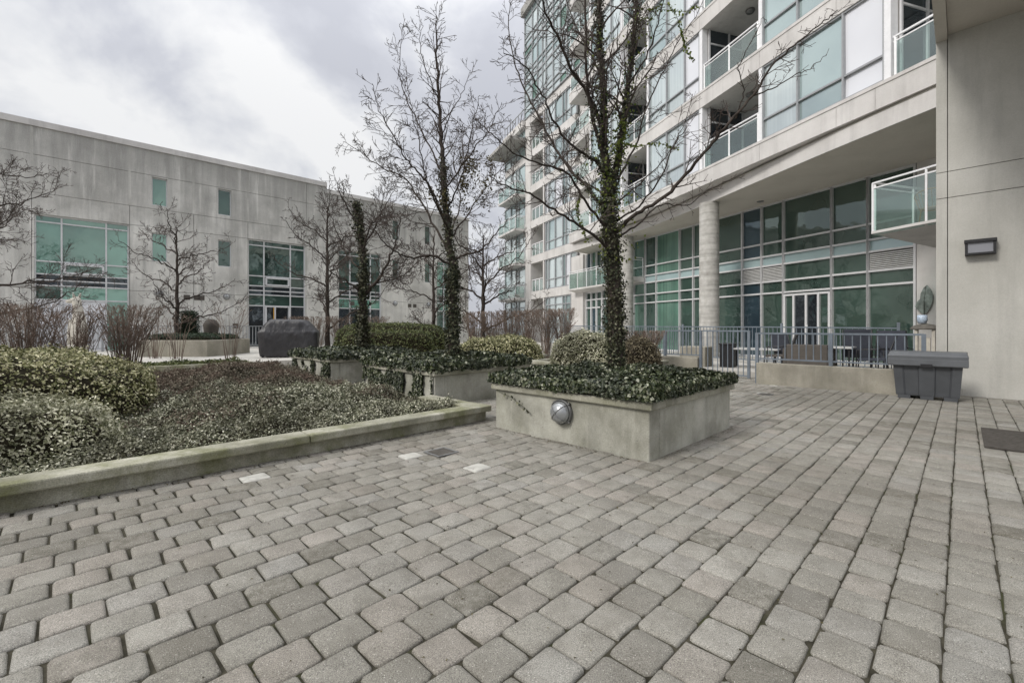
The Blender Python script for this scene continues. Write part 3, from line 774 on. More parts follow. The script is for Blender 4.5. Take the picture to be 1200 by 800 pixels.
def limb(tk, tw, pts, r0, r1, rr, rmin, spacing, sub_len, maxl=2, start=0.18, sides=7, up=0.03, wobble=0.012, gnarl=0.0):
    pts = smooth_line([Vector(p) for p in pts], 6)
    n = len(pts)-1
    L = sum((pts[i+1]-pts[i]).length for i in range(n))
    for i in range(2, n): pts[i] = pts[i] + Vector((rr.gauss(0, wobble), rr.gauss(0, wobble), rr.gauss(0, wobble)))
    rad = [r0 + (r1-r0)*(i/n)**0.8 for i in range(n+1)]
    tk.tube(pts, rad, sides, cap=False)
    k = int(L/spacing)
    for q in range(k):
        f = start + (1-start)*(q+rr.random()*0.9)/k; f = min(f, 0.985)
        i = min(n-1, int(f*n)); pp = pts[i].lerp(pts[i+1], f*n-i); dd = (pts[i+1]-pts[i]).normalized()
        ax = dd.cross(Vector((rr.gauss(0, 1), rr.gauss(0, 1), rr.gauss(0, 1))))
        if ax.length < 1e-3: continue
        nd = Matrix.Rotation(rr.uniform(0.6, 1.15), 3, ax.normalized()) @ dd
        l2 = sub_len*rr.uniform(0.45, 1.0)*(1.1-0.5*f)
        grow(tw, pp, nd, l2, max(rmin, min(rad[i]*0.5, 0.012+l2*0.006)), rr, rmin, spacing*0.8, 0, maxl, up, wob=0.16)
    return pts, rad
def ivy_on(paths, per_m, size, spread, matname, parent, name='ivy'):
    P = []; D = []
    for pts, rad, dens in paths:
        for i in range(len(pts)-1):
            L = (pts[i+1]-pts[i]).length; n = int(L*per_m*dens*(0.45+1.1*max(0, lump(pts[i], 2.0, 3.0)+0.5)))
            d = (pts[i+1]-pts[i]).normalized()
            u = d.cross(Vector((0.3, 0.9, 0.1))).normalized(); v = d.cross(u)
            for k in range(n):
                th = random.uniform(0, 2*PI); w = u*math.cos(th)+v*math.sin(th)
                c = pts[i].lerp(pts[i+1], random.random())
                clump = 0.45 + 0.9*max(0, lump(c + w*0.15, 3.4, 8.0)+0.45)
                rr_ = rad[i] + spread*clump*abs(random.gauss(0, 0.55))
                P.append((c + w*rr_)[:]); D.append((w + UP*0.25)[:])
    return leaf_mesh(name, np.array(P), np.array(D), size, [MT[matname]], parent=parent, jitter=0.6, aspect=0.8)

# --- tree 1: in the nearest planter
def tree_one():
    Z = 5.72; rr = random.Random(21)
    root = empty('bare_tree', pt(720, 442, Z), 'large leafless tree wrapped in ivy growing from the planter nearest the camera', 'tree', 'courtyard trees')
    root.location.z = 0.5
    tk, tw = MB(), MB()
    P = lambda px, py, dz=0.0: pt(px, py, Z+dz)
    trunk, rad = limb(tk, tw, [P(723, 442), P(721, 400), P(720, 340), P(716, 280), P(713, 235)], 0.105, 0.075, rr, 0.003, 9, 0.3, 1, sides=12, wobble=0.004)
    l1, r1 = limb(tk, tw, [P(713, 238), P(708, 180), P(707, 120, -.05), P(703, 50, -.1), P(701, -20, -.1), P(697, -110, -.1), P(700, -200)], 0.058, 0.015, rr, 0.003, 0.17, 0.95, 2, wobble=0.012)
    l2, r2 = limb(tk, tw, [P(715, 238), P(728, 170, .1), P(733, 120, .15), P(742, 50, .2), P(747, -20, .2), P(752, -110, .2), P(770, -190, .3)], 0.048, 0.012, rr, 0.003, 0.17, 0.95, 2, wobble=0.012)
    limbs = [
        ([P(709, 190), P(694, 135, -.2), P(688, 90, -.3), P(686, 30, -.4), P(687, -60, -.5), P(680, -130, -.5)], 0.034, 0.008, 0.8),
        ([P(710, 178), P(697, 125, -.1), P(670, 82, -.5), P(655, 45, -.7), P(640, 15, -.9), P(628, -35, -1.1), P(622, -80, -1.2)], 0.034, 0.006, 0.9),
        ([P(711, 250), P(684, 215, .3), P(655, 180, .5), P(632, 138, .7), P(612, 100, .8), P(600, 60, .9), P(596, 18, 1.0), P(604, -12, 1.0)], 0.030, 0.005, 0.7),
        ([P(712, 205), P(692, 185, -.3), P(668, 168, -.6), P(648, 140, -.8), P(632, 105, -1.0), P(612, 75, -1.2), P(590, 62, -1.3)], 0.026, 0.005, 0.75),
        ([P(714, 292), P(690, 272, -.4), P(655, 250, -.7), P(622, 228, -1.0), P(596, 220, -1.3), P(572, 205, -1.4)], 0.027, 0.005, 0.8),
        ([P(712, 268), P(688, 240, -.2), P(668, 205, -.5), P(638, 192, -.7), P(606, 182, -.9), P(580, 160, -1.0), P(562, 143, -1.1)], 0.024, 0.005, 0.8),
        ([P(713, 232), P(700, 222, .6), P(672, 205, 1.0), P(650, 170, 1.3), P(640, 130, 1.5), P(618, 95, 1.6)], 0.022, 0.005, 0.8),
        ([P(722, 272), P(745, 252, -.2), P(785, 225, -.4), P(820, 185, -.6), P(850, 150, -.8), P(882, 112, -.9), P(905, 78, -1.0), P(935, 50, -1.1), P(962, 28, -1.1), P(982, 12, -1.1)], 0.036, 0.005, 0.62),
        ([P(884, 112, -.9), P(905, 104, -1.0), P(930, 90, -1.0), P(950, 80, -1.1), P(968, 64, -1.1)], 0.011, 0.003, 0.3),
        ([P(862, 140, -.8), P(872, 110, -.9), P(866, 80, -1.0), P(880, 50, -1.1), P(895, 20, -1.1)], 0.011, 0.003, 0.4),
        ([P(722, 280), P(748, 262, .2), P(775, 240, .3), P(805, 240, .3), P(835, 220, .2), P(872, 206, .1)], 0.020, 0.003, 0.5),
        ([P(724, 210), P(745, 170, .4), P(756, 130, .6), P(772, 95, .7), P(792, 55, .8), P(815, 20, .8), P(835, -20, .8)], 0.020, 0.004, 0.6),
        ([P(730, 165, .1), P(752, 150, .3), P(775, 135, .4), P(800, 130, .4)], 0.010, 0.003, 0.4),
        ([P(726, 235, .1), P(750, 215, .8), P(775, 190, 1.1), P(800, 150, 1.3), P(812, 110, 1.4)], 0.018, 0.004, 0.6),
        ([P(722, 258, .1), P(745, 245, -.8), P(770, 215, -1.2), P(790, 170, -1.4), P(805, 150, -1.5)], 0.018, 0.004, 0.6),
        ([P(736, 100, .1), P(760, 60, -.4), P(775, 10, -.7), P(790, -50, -.9)], 0.018, 0.004, 0.7),
        ([P(705, 90, 0), P(680, 40, .5), P(660, -10, .9), P(650, -70, 1.1)], 0.018, 0.004, 0.7),
    ]
    limbs = [(p_, a_*0.78, b_*0.8, s_) for p_, a_, b_, s_ in limbs]
    paths = [(trunk, [x*0.8 for x in rad], 2.4), (l1, [x*0.8 for x in r1], 0.6), (l2, [x*0.8 for x in r2], 0.6)]
    for pts, ra, rb, sl_ in limbs:
        q, rq = limb(tk, tw, pts, ra, rb, rr, 0.0026, 0.098, sl_*0.66, 3, wobble=0.007, up=0.05)
        if len(paths) < 7: paths.append((q[:9], rq[:9], 0.28))
    tk.build('trunk', MT['bark'], root)
    tw.build('twigs', MT['twig'], root)
    ivy_on(paths[:1], 1250, 0.034, 0.085, 'ivy_tree', root); ivy_on(paths[1:], 1000, 0.032, 0.06, 'ivy_tree', root, 'upper_ivy')
    ivy_on([(l1[:20], r1, 0.22), (l2[:20], r2, 0.22), (trunk[-10:], rad, 0.4)], 700, 0.038, 0.25, 'ivy_fresh', root, 'fresh_ivy')
    # trailing leafy vines
    v = MB(); vp = []
    for line in ([P(742, 10), P(762, 12, -.1), P(780, 5, -.2), P(792, 18, -.2), P(799, 40, -.2), P(806, 62, -.2), P(815, 71, -.2)],
                 [P(742, 20), P(760, 25, -.1), P(772, 12, -.1), P(800, 14, -.1), P(820, 8, -.1)],
                 [P(724, 165), P(745, 172, -.1), P(770, 168, -.1), P(795, 175, -.1)],
                 [P(690, 285), P(680, 262, -.1), P(676, 245, -.1), P(681, 228, -.1)],
                 [P(728, 190), P(722, 172, -.15), P(733, 158, -.15), P(729, 140, -.15)]):
        q = smooth_line(line, 4); v.tube(q, 0.003, 3, cap=False); vp.append((q, [0.0]*len(q), 1.0))
    v.build('vine', MT['twig'], root)
    ivy_on(vp, 150, 0.036, 0.05, 'ivy_fresh', root, 'vine_leaves')
tree_one()

def tree_two():
    Z = 8.8; rr = random.Random(5)
    root = empty('bare_tree', pt(532, 420, Z), 'tall leafless tree with an ivy covered trunk rising from the middle planter', 'tree', 'courtyard trees'); root.location.z = 0.5
    tk, tw = MB(), MB(); P = lambda px, py, dz=0.0: pt(px, py, Z+dz)
    t1, r1 = limb(tk, tw, [P(532, 420), P(531, 360), P(530, 315), P(524, 262), P(519, 210), P(517, 157), P(514, 105), P(511, 55), P(511, 18)], 0.105, 0.008, rr, 0.004, 0.15, 0.75, 2, start=0.5, sides=10, wobble=0.012)
    ls = [
        ([P(531, 312), P(508, 300, -.2), P(480, 302, -.4), P(458, 290, -.6), P(435, 268, -.7), P(412, 255, -.8)], 0.04, 0.006, 0.9),
        ([P(529, 300), P(512, 270, .3), P(496, 240, .5), P(474, 210, .7), P(445, 195, .8), P(425, 180, .9), P(402, 166, 1.0)], 0.04, 0.006, 0.9),
        ([P(524, 262), P(500, 215, -.4), P(478, 190, -.6), P(462, 160, -.8), P(445, 130, -.9), P(436, 98, -1.0)], 0.032, 0.005, 0.8),
        ([P(519, 205), P(500, 165, .3), P(482, 130, .5), P(470, 95, .6), P(469, 60, .7), P(473, 30, .7)], 0.026, 0.005, 0.7),
        ([P(517, 160), P(530, 130, .2), P(543, 105, .3), P(552, 82, .3)], 0.018, 0.004, 0.6),
        ([P(523, 250), P(538, 215, -.3), P(549, 172, -.4), P(556, 140, -.5), P(562, 112, -.5)], 0.026, 0.005, 0.8),
        ([P(515, 120), P(500, 85, -.2), P(492, 50, -.3), P(496, 30, -.3)], 0.018, 0.004, 0.6),
        ([P(532, 305), P(545, 298, -.1), P(558, 296, -.2), P(572, 285, -.3), P(592, 262, -.3), P(612, 250, -.4)], 0.038, 0.006, 0.8),
        ([P(528, 280), P(545, 255, .5), P(562, 230, .8), P(582, 205, 1.0), P(598, 180, 1.2)], 0.028, 0.005, 0.85),
        ([P(526, 270), P(512, 240, -1.0), P(498, 205, -1.4), P(490, 160, -1.6), P(480, 120, -1.8)], 0.03, 0.005, 0.8),
        ([P(526, 275), P(540, 235, 1.0), P(532, 190, 1.5), P(540, 140, 1.8)], 0.026, 0.005, 0.8),
        ([P(521, 225), P(538, 200, -.9), P(560, 170, -1.2), P(575, 150, -1.4), P(588, 120, -1.5)], 0.024, 0.005, 0.8),
    ]
    for pts, ra, rb, sl_ in ls: limb(tk, tw, pts, ra*0.75, rb*0.8, rr, 0.0038, 0.125, sl_*0.9, 3, wobble=0.012, up=0.05)
    tk.build('trunk', MT['bark'], root); tw.build('twigs', MT['twig'], root)
    ivy_on([(t1[:13], [r+0.01 for r in r1], 1.9), (t1[12:28], r1[12:], 0.55)], 700, 0.046, 0.09, 'ivy_tree', root)
    c = []
    for i in range(14):
        q = P(560+rr.gauss(0, 11), 215+rr.gauss(0, 17), rr.uniform(-.3, .3)); c.append(([q, q+UP*0.18, q+UP*0.3], [0.02]*3, 1))
    for i in range(8):
        q = P(532+rr.gauss(0, 12), 245+rr.gauss(0, 18), rr.uniform(-.3, .3)); c.append(([q, q+UP*0.18, q+UP*0.3], [0.02]*3, 0.8))
    ivy_on(c, 120, 0.048, 0.20, 'ivy_brown', root, 'dead_ivy')
tree_two()

def tree_three():
    Z = 11.6; rr = random.Random(8)
    root = empty('bare_tree', pt(424, 415, Z), 'short thick ivy clad leafless tree rising from the farthest planter', 'tree', 'courtyard trees'); root.location.z = 0.5
    tk, tw = MB(), MB(); P = lambda px, py, dz=0.0: pt(px, py, Z+dz)
    t1, r1 = limb(tk, tw, [P(424, 415), P(425, 360), P(426, 330), P(424, 290), P(421, 260), P(417, 236)], 0.11, 0.05, rr, 0.005, 0.3, 0.6, 2, start=0.5, sides=9)
    for pts, ra, rb, sl_ in [
        ([P(427, 345), P(445, 325, -.2), P(458, 300, -.4), P(466, 275, -.5), P(472, 250, -.6)], 0.05, 0.008, 0.9),
        ([P(424, 345), P(408, 330, -.2), P(392, 322, -.4), P(375, 300, -.6)], 0.035, 0.008, 0.8),
        ([P(424, 315), P(408, 300, .3), P(396, 275, .5), P(386, 250, .6)], 0.03, 0.007, 0.8),
        ([P(424, 290), P(440, 265, .3), P(452, 240, .5), P(462, 222, .6)], 0.028, 0.007, 0.8),
        ([P(421, 265), P(408, 245, -.3), P(398, 225, -.5), P(392, 208, -.5)], 0.024, 0.006, 0.7),
        ([P(424, 300), P(432, 270, -.8), P(445, 250, -1.1), P(450, 225, -1.2)], 0.026, 0.006, 0.8),
        ([P(428, 335), P(450, 330, .5), P(475, 322, .8), P(490, 305, 1.0)], 0.028, 0.007, 0.8)]:
        limb(tk, tw, pts, ra, rb, rr, 0.0046, 0.13, sl_, 3, wobble=0.02, up=0.05)
    tk.build('trunk', MT['bark'], root); tw.build('twigs', MT['twig'], root)
    ivy_on([(t1, r1, 1.6)], 480, 0.065, 0.10, 'ivy_tree', root)
tree_three()

def generic_tree(px, Z, zbase, ztop, spread, seed, label, r0=0.09, fork=0.32, nl=9, rmin=0.006, lean=0.0, mat='bark', group='courtyard trees', spacing=0.19, flat=0.0):
    rr = random.Random(seed)
    base = Vector(((px-600)/F*Z, Z, zbase))
    root = empty('bare_tree', base, label, 'tree', group)
    tk, tw = MB(), MB(); Ht = ztop - zbase
    top = base + Vector((lean, 0, Ht*0.82))
    pts = [base, base+Vector((0, 0, Ht*0.15)), base+Vector((lean*.3, rr.gauss(0, .05), Ht*0.4)), base+Vector((lean*.6, rr.gauss(0, .1), Ht*0.62)), top]
    tr, rad = limb(tk, tw, pts, r0, r0*0.18, rr, rmin, 0.3, spread*0.55, 2, start=0.55, sides=8, up=0.05)
    n = len(tr)-1
    for i in range(nl):
        f = fork + (0.9-fork)*i/nl; p = tr[min(n-1, int(f*n))]
        az = i*2.4 + rr.uniform(-.3, .3); l = spread*(1.0-0.35*(i/nl))*rr.uniform(0.85, 1.15); el = rr.uniform(0.35, 0.9)*(1-flat) + 0.1
        d = Vector((math.cos(az), math.sin(az), 0))
        q1 = p + d*l*0.35 + UP*l*0.22*el*1.6; q2 = p + d*l*0.7 + UP*l*0.55*el; q3 = p + d*l + UP*l*1.0*el
        limb(tk, tw, [p, q1, q2, q3], r0*0.40*(1-0.4*i/nl), rmin*1.2, rr, rmin*0.85, spacing, spread*0.42, 3, wobble=0.03, up=0.06)
    tk.build('trunk', MT[mat], root); tw.build('twigs', MT['twig'], root)
generic_tree(207, 17, 0.7, 6.0, 2.3, 31, 'leafless tree with flat spreading crown before the small green windows', 0.10, 0.22, 11, 0.0065, flat=0.35)
generic_tree(384, 20, 0.25, 8.0, 2.6, 33, 'slim leafless tree behind the covered barbecue', 0.13, 0.22, 11, 0.0075)
generic_tree(508, 20, 0.2, 6.4, 2.3, 37, 'leafless tree behind the long clipped hedge, left of the tall ivy tree', 0.12, 0.16, 9, 0.0075)
generic_tree(566, 17.5, 0.0, 5.9, 2.4, 41, 'leafless tree standing in the bare hedge between the two buildings', 0.13, 0.30, 10, 0.007)
generic_tree(-52, 11.5, 0.1, 7.4, 2.9, 47, 'leafless tree at the left edge reaching its twigs into view', 0.11, 0.25, 12, 0.0055, flat=0.3)

def bare_shrub(loc, w, h, n, seed, label, group, mat='twig_red', rmin=0.004, depth=None, name='bare_shrub', flat_top=True, dens=1.0):
    rr = random.Random(seed); m = MB(); loc = Vector(loc)
    for i in range(n):
        a = rr.uniform(0, 2*PI); rad = math.sqrt(rr.random())
        dx = math.cos(a)*rad; dy = math.sin(a)*rad
        tip = Vector((dx*w, dy*(depth or w), h*(1 - (0.0 if flat_top else 0.25*rad) - rr.random()*0.12)))
        p0 = Vector((dx*w*0.3, dy*(depth or w)*0.3, 0)); mid = p0.lerp(tip, 0.5)+Vector((-dx*0.06, -dy*0.06, h*0.05))
        pts = smooth_line([loc+p0, loc+mid, loc+tip], 3)
        pts = [p + Vector((rr.gauss(0, .012), rr.gauss(0, .012), 0)) for p in pts]
        m.tube(pts, [0.010, 0.009, 0.008, 0.006, 0.005, 0.0045, rmin][:len(pts)], 3, cap=False)
        for k in range(int(5*dens)):
            f = rr.uniform(0.35, 0.98); j = min(len(pts)-2, int(f*(len(pts)-1)))
            p = pts[j].lerp(pts[j+1], f*(len(pts)-1)-j)
            d = Vector((dx*0.5+rr.gauss(0, .55), dy*0.5+rr.gauss(0, .55), 1.0)).normalized()
            L = min(rr.uniform(0.12, 0.4)*h*0.6, (loc.z+h-p.z)/max(0.3, d.z))
            if L > 0.03:
                q = p+d*L; m.tube([p, p.lerp(q, .5)+Vector((rr.gauss(0, .01), rr.gauss(0, .01), 0)), q], [0.0055, 0.0045, rmin], 3, cap=False)
                d2 = Vector((rr.gauss(0, .7), rr.gauss(0, .7), 0.8)).normalized(); q0 = p+d*L*0.5
                m.tube([q0, q0+d2*min(L*0.5, max(0.03, loc.z+h-q0.z))], [0.004, rmin], 3, cap=False)
    return setp(m.build(name, MT[mat], origin=loc), label, 'shrub', group)
# left bare hedge
gl = 'bare shrubs in the left hedge'
for i, (px, Z, w, n, lab) in enumerate(((-45, 8.9, 0.8, 120, 'leafless reddish shrub cut off by the left picture edge'), (32, 9.0, 0.72, 130, 'leafless clipped shrub second from the left edge in front of the big window'),
                              (88, 9.3, 0.62, 75, 'thin leafless shrub in front of the pale statue'), (148, 9.6, 0.62, 150, 'dense vase shaped leafless shrub at the right end of the left hedge'))):
    bare_shrub(((px-600)/F*Z, Z, 0.1), w, 1.64 if i != 2 else 1.5, int(n*0.52), 60+i, lab, gl)
# right bare hedge
gr = 'bare shrubs of the hedge between the buildings'
names = ['leftmost bare shrub of the hedge, beside the trunk of the tall ivy tree', 'second bare shrub of the middle hedge, next to the slim tree', 'third bare shrub of the middle hedge, right of the slim tree', 'fourth bare shrub of the middle hedge, below the glass balconies', 'fifth bare shrub of the middle hedge, below the far window wall', 'rightmost bare shrub of the middle hedge, beside the patio railing']
for i, px in enumerate((556, 577, 598, 619, 640, 660)):
    Z = 15.5 - i*0.12
    bare_shrub(((px-600)/F*Z, Z, 0.0), 0.46, 1.80+0.02*i, 44, 80+i, names[i], gr, rmin=0.006, depth=0.6)
for i, px in enumerate((348, 372, 398, 440)):
    Z = 19.5
    bare_shrub(((px-600)/F*Z, Z, 0.2), 0.6, 1.55, 34, 100+i, ['low bare shrub behind the left end of the covered barbecue', 'low bare shrub beside the slim tree trunk', 'low bare shrub between the slim tree and the short ivy tree', 'low bare shrub behind the long clipped hedge'][i], 'low bare shrubs by the far building', rmin=0.007)
for i, (px, Z, h, n) in enumerate(((197, 15.2, 1.75, 16), (222, 15.0, 1.7, 16), (281, 15.0, 2.2, 14))):
    bare_shrub(((px-600)/F*Z, Z*0.965, 0.2), 0.62, h, n, 120+i, ['sparse fan shaped bare shrub in the far bed, the left one', 'sparse fan shaped bare shrub in the far bed, the middle one', 'sparse bare shrub left of the covered barbecue'][i], 'sparse bare shrubs in the far bed', rmin=0.006, depth=0.3, flat_top=False, dens=0.4)
# evergreen shrubs behind
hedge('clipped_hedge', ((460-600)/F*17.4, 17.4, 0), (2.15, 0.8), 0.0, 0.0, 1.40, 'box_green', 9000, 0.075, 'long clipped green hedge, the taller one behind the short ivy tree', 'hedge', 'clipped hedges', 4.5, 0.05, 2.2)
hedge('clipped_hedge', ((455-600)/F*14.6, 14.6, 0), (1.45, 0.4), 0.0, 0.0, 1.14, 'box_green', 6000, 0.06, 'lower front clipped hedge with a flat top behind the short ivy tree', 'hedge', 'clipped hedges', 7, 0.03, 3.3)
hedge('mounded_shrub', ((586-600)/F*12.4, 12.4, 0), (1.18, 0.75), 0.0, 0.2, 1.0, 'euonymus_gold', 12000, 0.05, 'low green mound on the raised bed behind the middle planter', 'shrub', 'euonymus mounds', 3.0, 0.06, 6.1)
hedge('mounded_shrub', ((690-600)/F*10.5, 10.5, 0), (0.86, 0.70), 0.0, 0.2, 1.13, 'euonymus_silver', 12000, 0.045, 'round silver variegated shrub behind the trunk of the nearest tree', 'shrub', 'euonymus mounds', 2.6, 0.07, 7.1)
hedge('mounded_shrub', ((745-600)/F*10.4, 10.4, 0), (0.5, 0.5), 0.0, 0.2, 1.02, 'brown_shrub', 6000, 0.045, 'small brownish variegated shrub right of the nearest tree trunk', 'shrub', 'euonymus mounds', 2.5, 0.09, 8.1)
bare_shrub(((748-600)/F*12.3, 11.9, 0.1), 0.6, 1.08, 80, 140, 'bare twiggy shrub beside the patio gate behind the brownish shrub', 'bare shrubs by the gate', rmin=0.005, depth=0.6)

# ------------------------------------------------------------------ concrete wing at right
wing = empty('concrete_wing', W(0.1, 11.9, 0), 'plain grey concrete wall block at the right edge carrying a wall lamp', 'building')
m = MB()
for a0, a1 in ((0.206, 0.356), (-7, 0.194)):
    for z0, z1 in ((-0.05, 3.684), (3.696, 4.174), (4.186, 6.74)):
        m.abox(a0, a1, 11.77, 11.93, z0, z1)
m.build('wall', MT['conc_wing'], wing)
m = MB(); m.abox(-7, 0.352, 11.932, 12.3, -0.05, 6.735); m.build('wall_core', MT['conc_wing'], wing)
m = MB(); m.abox(-7, 0.195, 7.0, 12.3, 6.742, 7.5); m.abox(0.200, 0.36, 7.0, 12.3, 6.66, 7.5); m.build('roof_slab', MT['conc_soffit'], wing)

lamp = empty('wall_lamp', W(-0.225, 11.77, 2.70), 'black rectangular wall lamp with frosted lens on the plain concrete wall', 'lamp')
m = MB(); z0, z1 = 2.565, 2.825
m.abox(-0.42, -0.03, 11.74, 11.769, z0, z1)
m.build('back_plate', MT['black_metal'], lamp)
m = MB()
m.abox(-0.43, -0.02, 11.58, 11.739, z1-0.045, z1+0.012); m.abox(-0.42, -0.03, 11.60, 11.739, z0, z0+0.035)
m.abox(-0.42, -0.385, 11.60, 11.739, z0+0.036, z1-0.046); m.abox(-0.065, -0.03, 11.60, 11.739, z0+0.036, z1-0.046)
m.build('housing', MT['black_metal'], lamp, bevel=0.004)
m = MB(); m.abox(-0.384, -0.066, 11.625, 11.738, z0+0.036, z1-0.046)
m.build('lens', MT['frosted'], lamp)

# ------------------------------------------------------------------ apartment building
apt = empty('apartment_building', Up_(0, 0, 0), 'pale concrete and glass apartment building with balconies, curving back along the courtyard', 'building')
FH = 2.86
def rect(m, P, D, s0, s1, z0, z1, off, N_, mat=0):     # vertical quad facing N_
    a = P(s0, off, z0); b = P(s1, off, z0); c = P(s1, off, z1); d = P(s0, off, z1)
    m.face([a, d, c, b], mat)
def vbox(m, P, s0, s1, o0, o1, z0, z1, mat=0):
    a, b, c, d = P(s0, o0), P(s1, o0), P(s1, o1), P(s0, o1)
    m.prism([(q.x, q.y) for q in (a, b, c, d)], z0, z1, mat)
def window_bay(P, muls, zs, off, panes, mats, frame_mat, parent, fw=0.055, fd=0.08, name='window', ext=None):
    """muls: positions, zs: transom heights, panes[row][col] -> material index"""
    m = MB()
    for j in range(len(zs)-1):
        for i in range(len(muls)-1):
            dz = random.uniform(-0.007, 0.007)
            a, b = muls[i], muls[i+1]
            k = panes(i, j)
            if k is None: continue
            q = [P(a, off+dz, zs[j]), P(a, off-dz, zs[j+1]), P(b, off-dz*2, zs[j+1]), P(b, off+dz, zs[j])]
            m.face(q, k)
    w = m.build(name, [MT[x] for x in mats], parent)
    f = MB()
    for i, x in enumerate(muls): vbox(f, P, x-fw/2, x+fw/2, off-0.03, off+fd, zs[0], zs[-1])
    for j, z in enumerate(zs): vbox(f, P, muls[0], muls[-1], off-0.028, off+fd-0.012, z-fw/2 if 0 < j < len(zs)-1 else (z if j == 0 else z-fw), z+fw/2 if 0 < j < len(zs)-1 else (z+fw if j == 0 else z))
    f.build('frame', MT[frame_mat], w)
    return w
def copy_part(o, dz):
    c = o.copy(); COL.objects.link(c); c.location = Vector(o.location) + Vector((0, 0, dz))
    for ch in [x for x in COL.objects if x.parent == o]:
        d = ch.copy(); COL.objects.link(d); d.parent = c
    return c

K = 7
# bands (front edges of the floors)
brk = [-2.6, 1.2, 2.15, 4.58, 7.28, 8.95, 10.7, 12.85, 16.2, 19.0]
m = MB()
for i in range(len(brk)-1):
    vbox(m, Up_, brk[i]+0.005, brk[i+1]-0.005, 0.0, -0.25, 6.41, 7.01)
vbox(m, Up_, -2.59, 18.98, -0.03, -2.6, 6.43, 6.99)
# drip groove shadow line: small step
vbox(m, Up_, -2.59, 18.99, 0.02, -0.02, 6.93, 7.012)
band0 = m.build('floor_band', MT['conc_band'], apt)
for k in range(1, K+1): copy_part(band0, FH*k)
# fascia below, curved in plan
fpts = smooth_line([Vector(p) for p in ((9.75, 6.9, 0), (9.05, 9.5, 0), (8.42, 12.0, 0), (7.82, 14.8, 0), (6.95, 18.9, 0), (5.85, 22.6, 0), (3.75, 27.6, 0))], 6)
poly = [(p.x, p.y) for p in fpts] + [tuple(Lp(15.0)[:2]), tuple(Lp(15, -1.5)[:2]), tuple(Lp(-9, -1.5)[:2])]
m = MB(); m.prism(poly, 5.93, 6.40)
m.build('soffit', MT['conc_soffit'], apt)
m = MB()
for i in range(len(fpts)-1):
    p, q = fpts[i], fpts[i+1]; d = (q-p).normalized(); n = Vector((-d.y, d.x, 0))
    m.prism([tuple((p+n*0.045)[:2]), tuple((q+n*0.045)[:2]), tuple((q-n*0.0)[:2]), tuple((p-n*0.0)[:2])], 5.925, 6.335)
m.build('fascia', MT['conc_band'], apt)
# core walls behind balconies
m = MB(); vbox(m, Up_, -2.6, 18.6, -1.95, -9.0, 6.42, 27.0+2.3)
m.build('upper_core', MT['conc_band'], apt)
# partitions / white pilasters
m = MB()
for s in (0.93, 4.58, 7.22, 10.66, 12.85, 16.2):
    vbox(m, Up_, s-0.05, s+0.05, -0.26, -1.94, 7.01, 7.01+FH-0.6)
p0 = m.build('partition', MT['conc_band'], apt)
for k in range(1, K): copy_part(p0, FH*k)
for s in (0.95, 4.56, 7.24, 10.62, 12.87, 16.18):
    m = MB(); vbox(m, Up_, s-0.075, s+0.075, -0.02, -0.25, 7.013, 7.01+FH-0.602)
    p1 = m.build('pilaster', MT['alum_white'], apt)
    for k in range(1, K): copy_part(p1, FH*k)
zt = 7.01 + FH - 0.6
for bi, (muls, pal) in enumerate((([1.03, 2.0, 3.30, 4.48], {0: 1, 1: 0, 2: 0}), ([7.33, 8.18, 9.31, 10.54], {0: 1, 1: 0, 2: 0}), ([12.95, 13.9, 15.0, 16.1], {0: 2, 1: 2, 2: 0}))):
    for k in range(K):
        rr = random.Random(bi*31+k)
        ch = {c: (0 if rr.random() < 0.75 else 2) for c in range(3)}
        if bi < 2: ch[0] = 1
        o = window_bay(Up_, muls, [7.01+FH*k, 7.63+FH*k, zt+FH*k], -0.10, lambda i, j: ch[i], ['glass_sky', 'glass_white', 'glass_lite'], 'alum_dark', apt, fw=0.05)
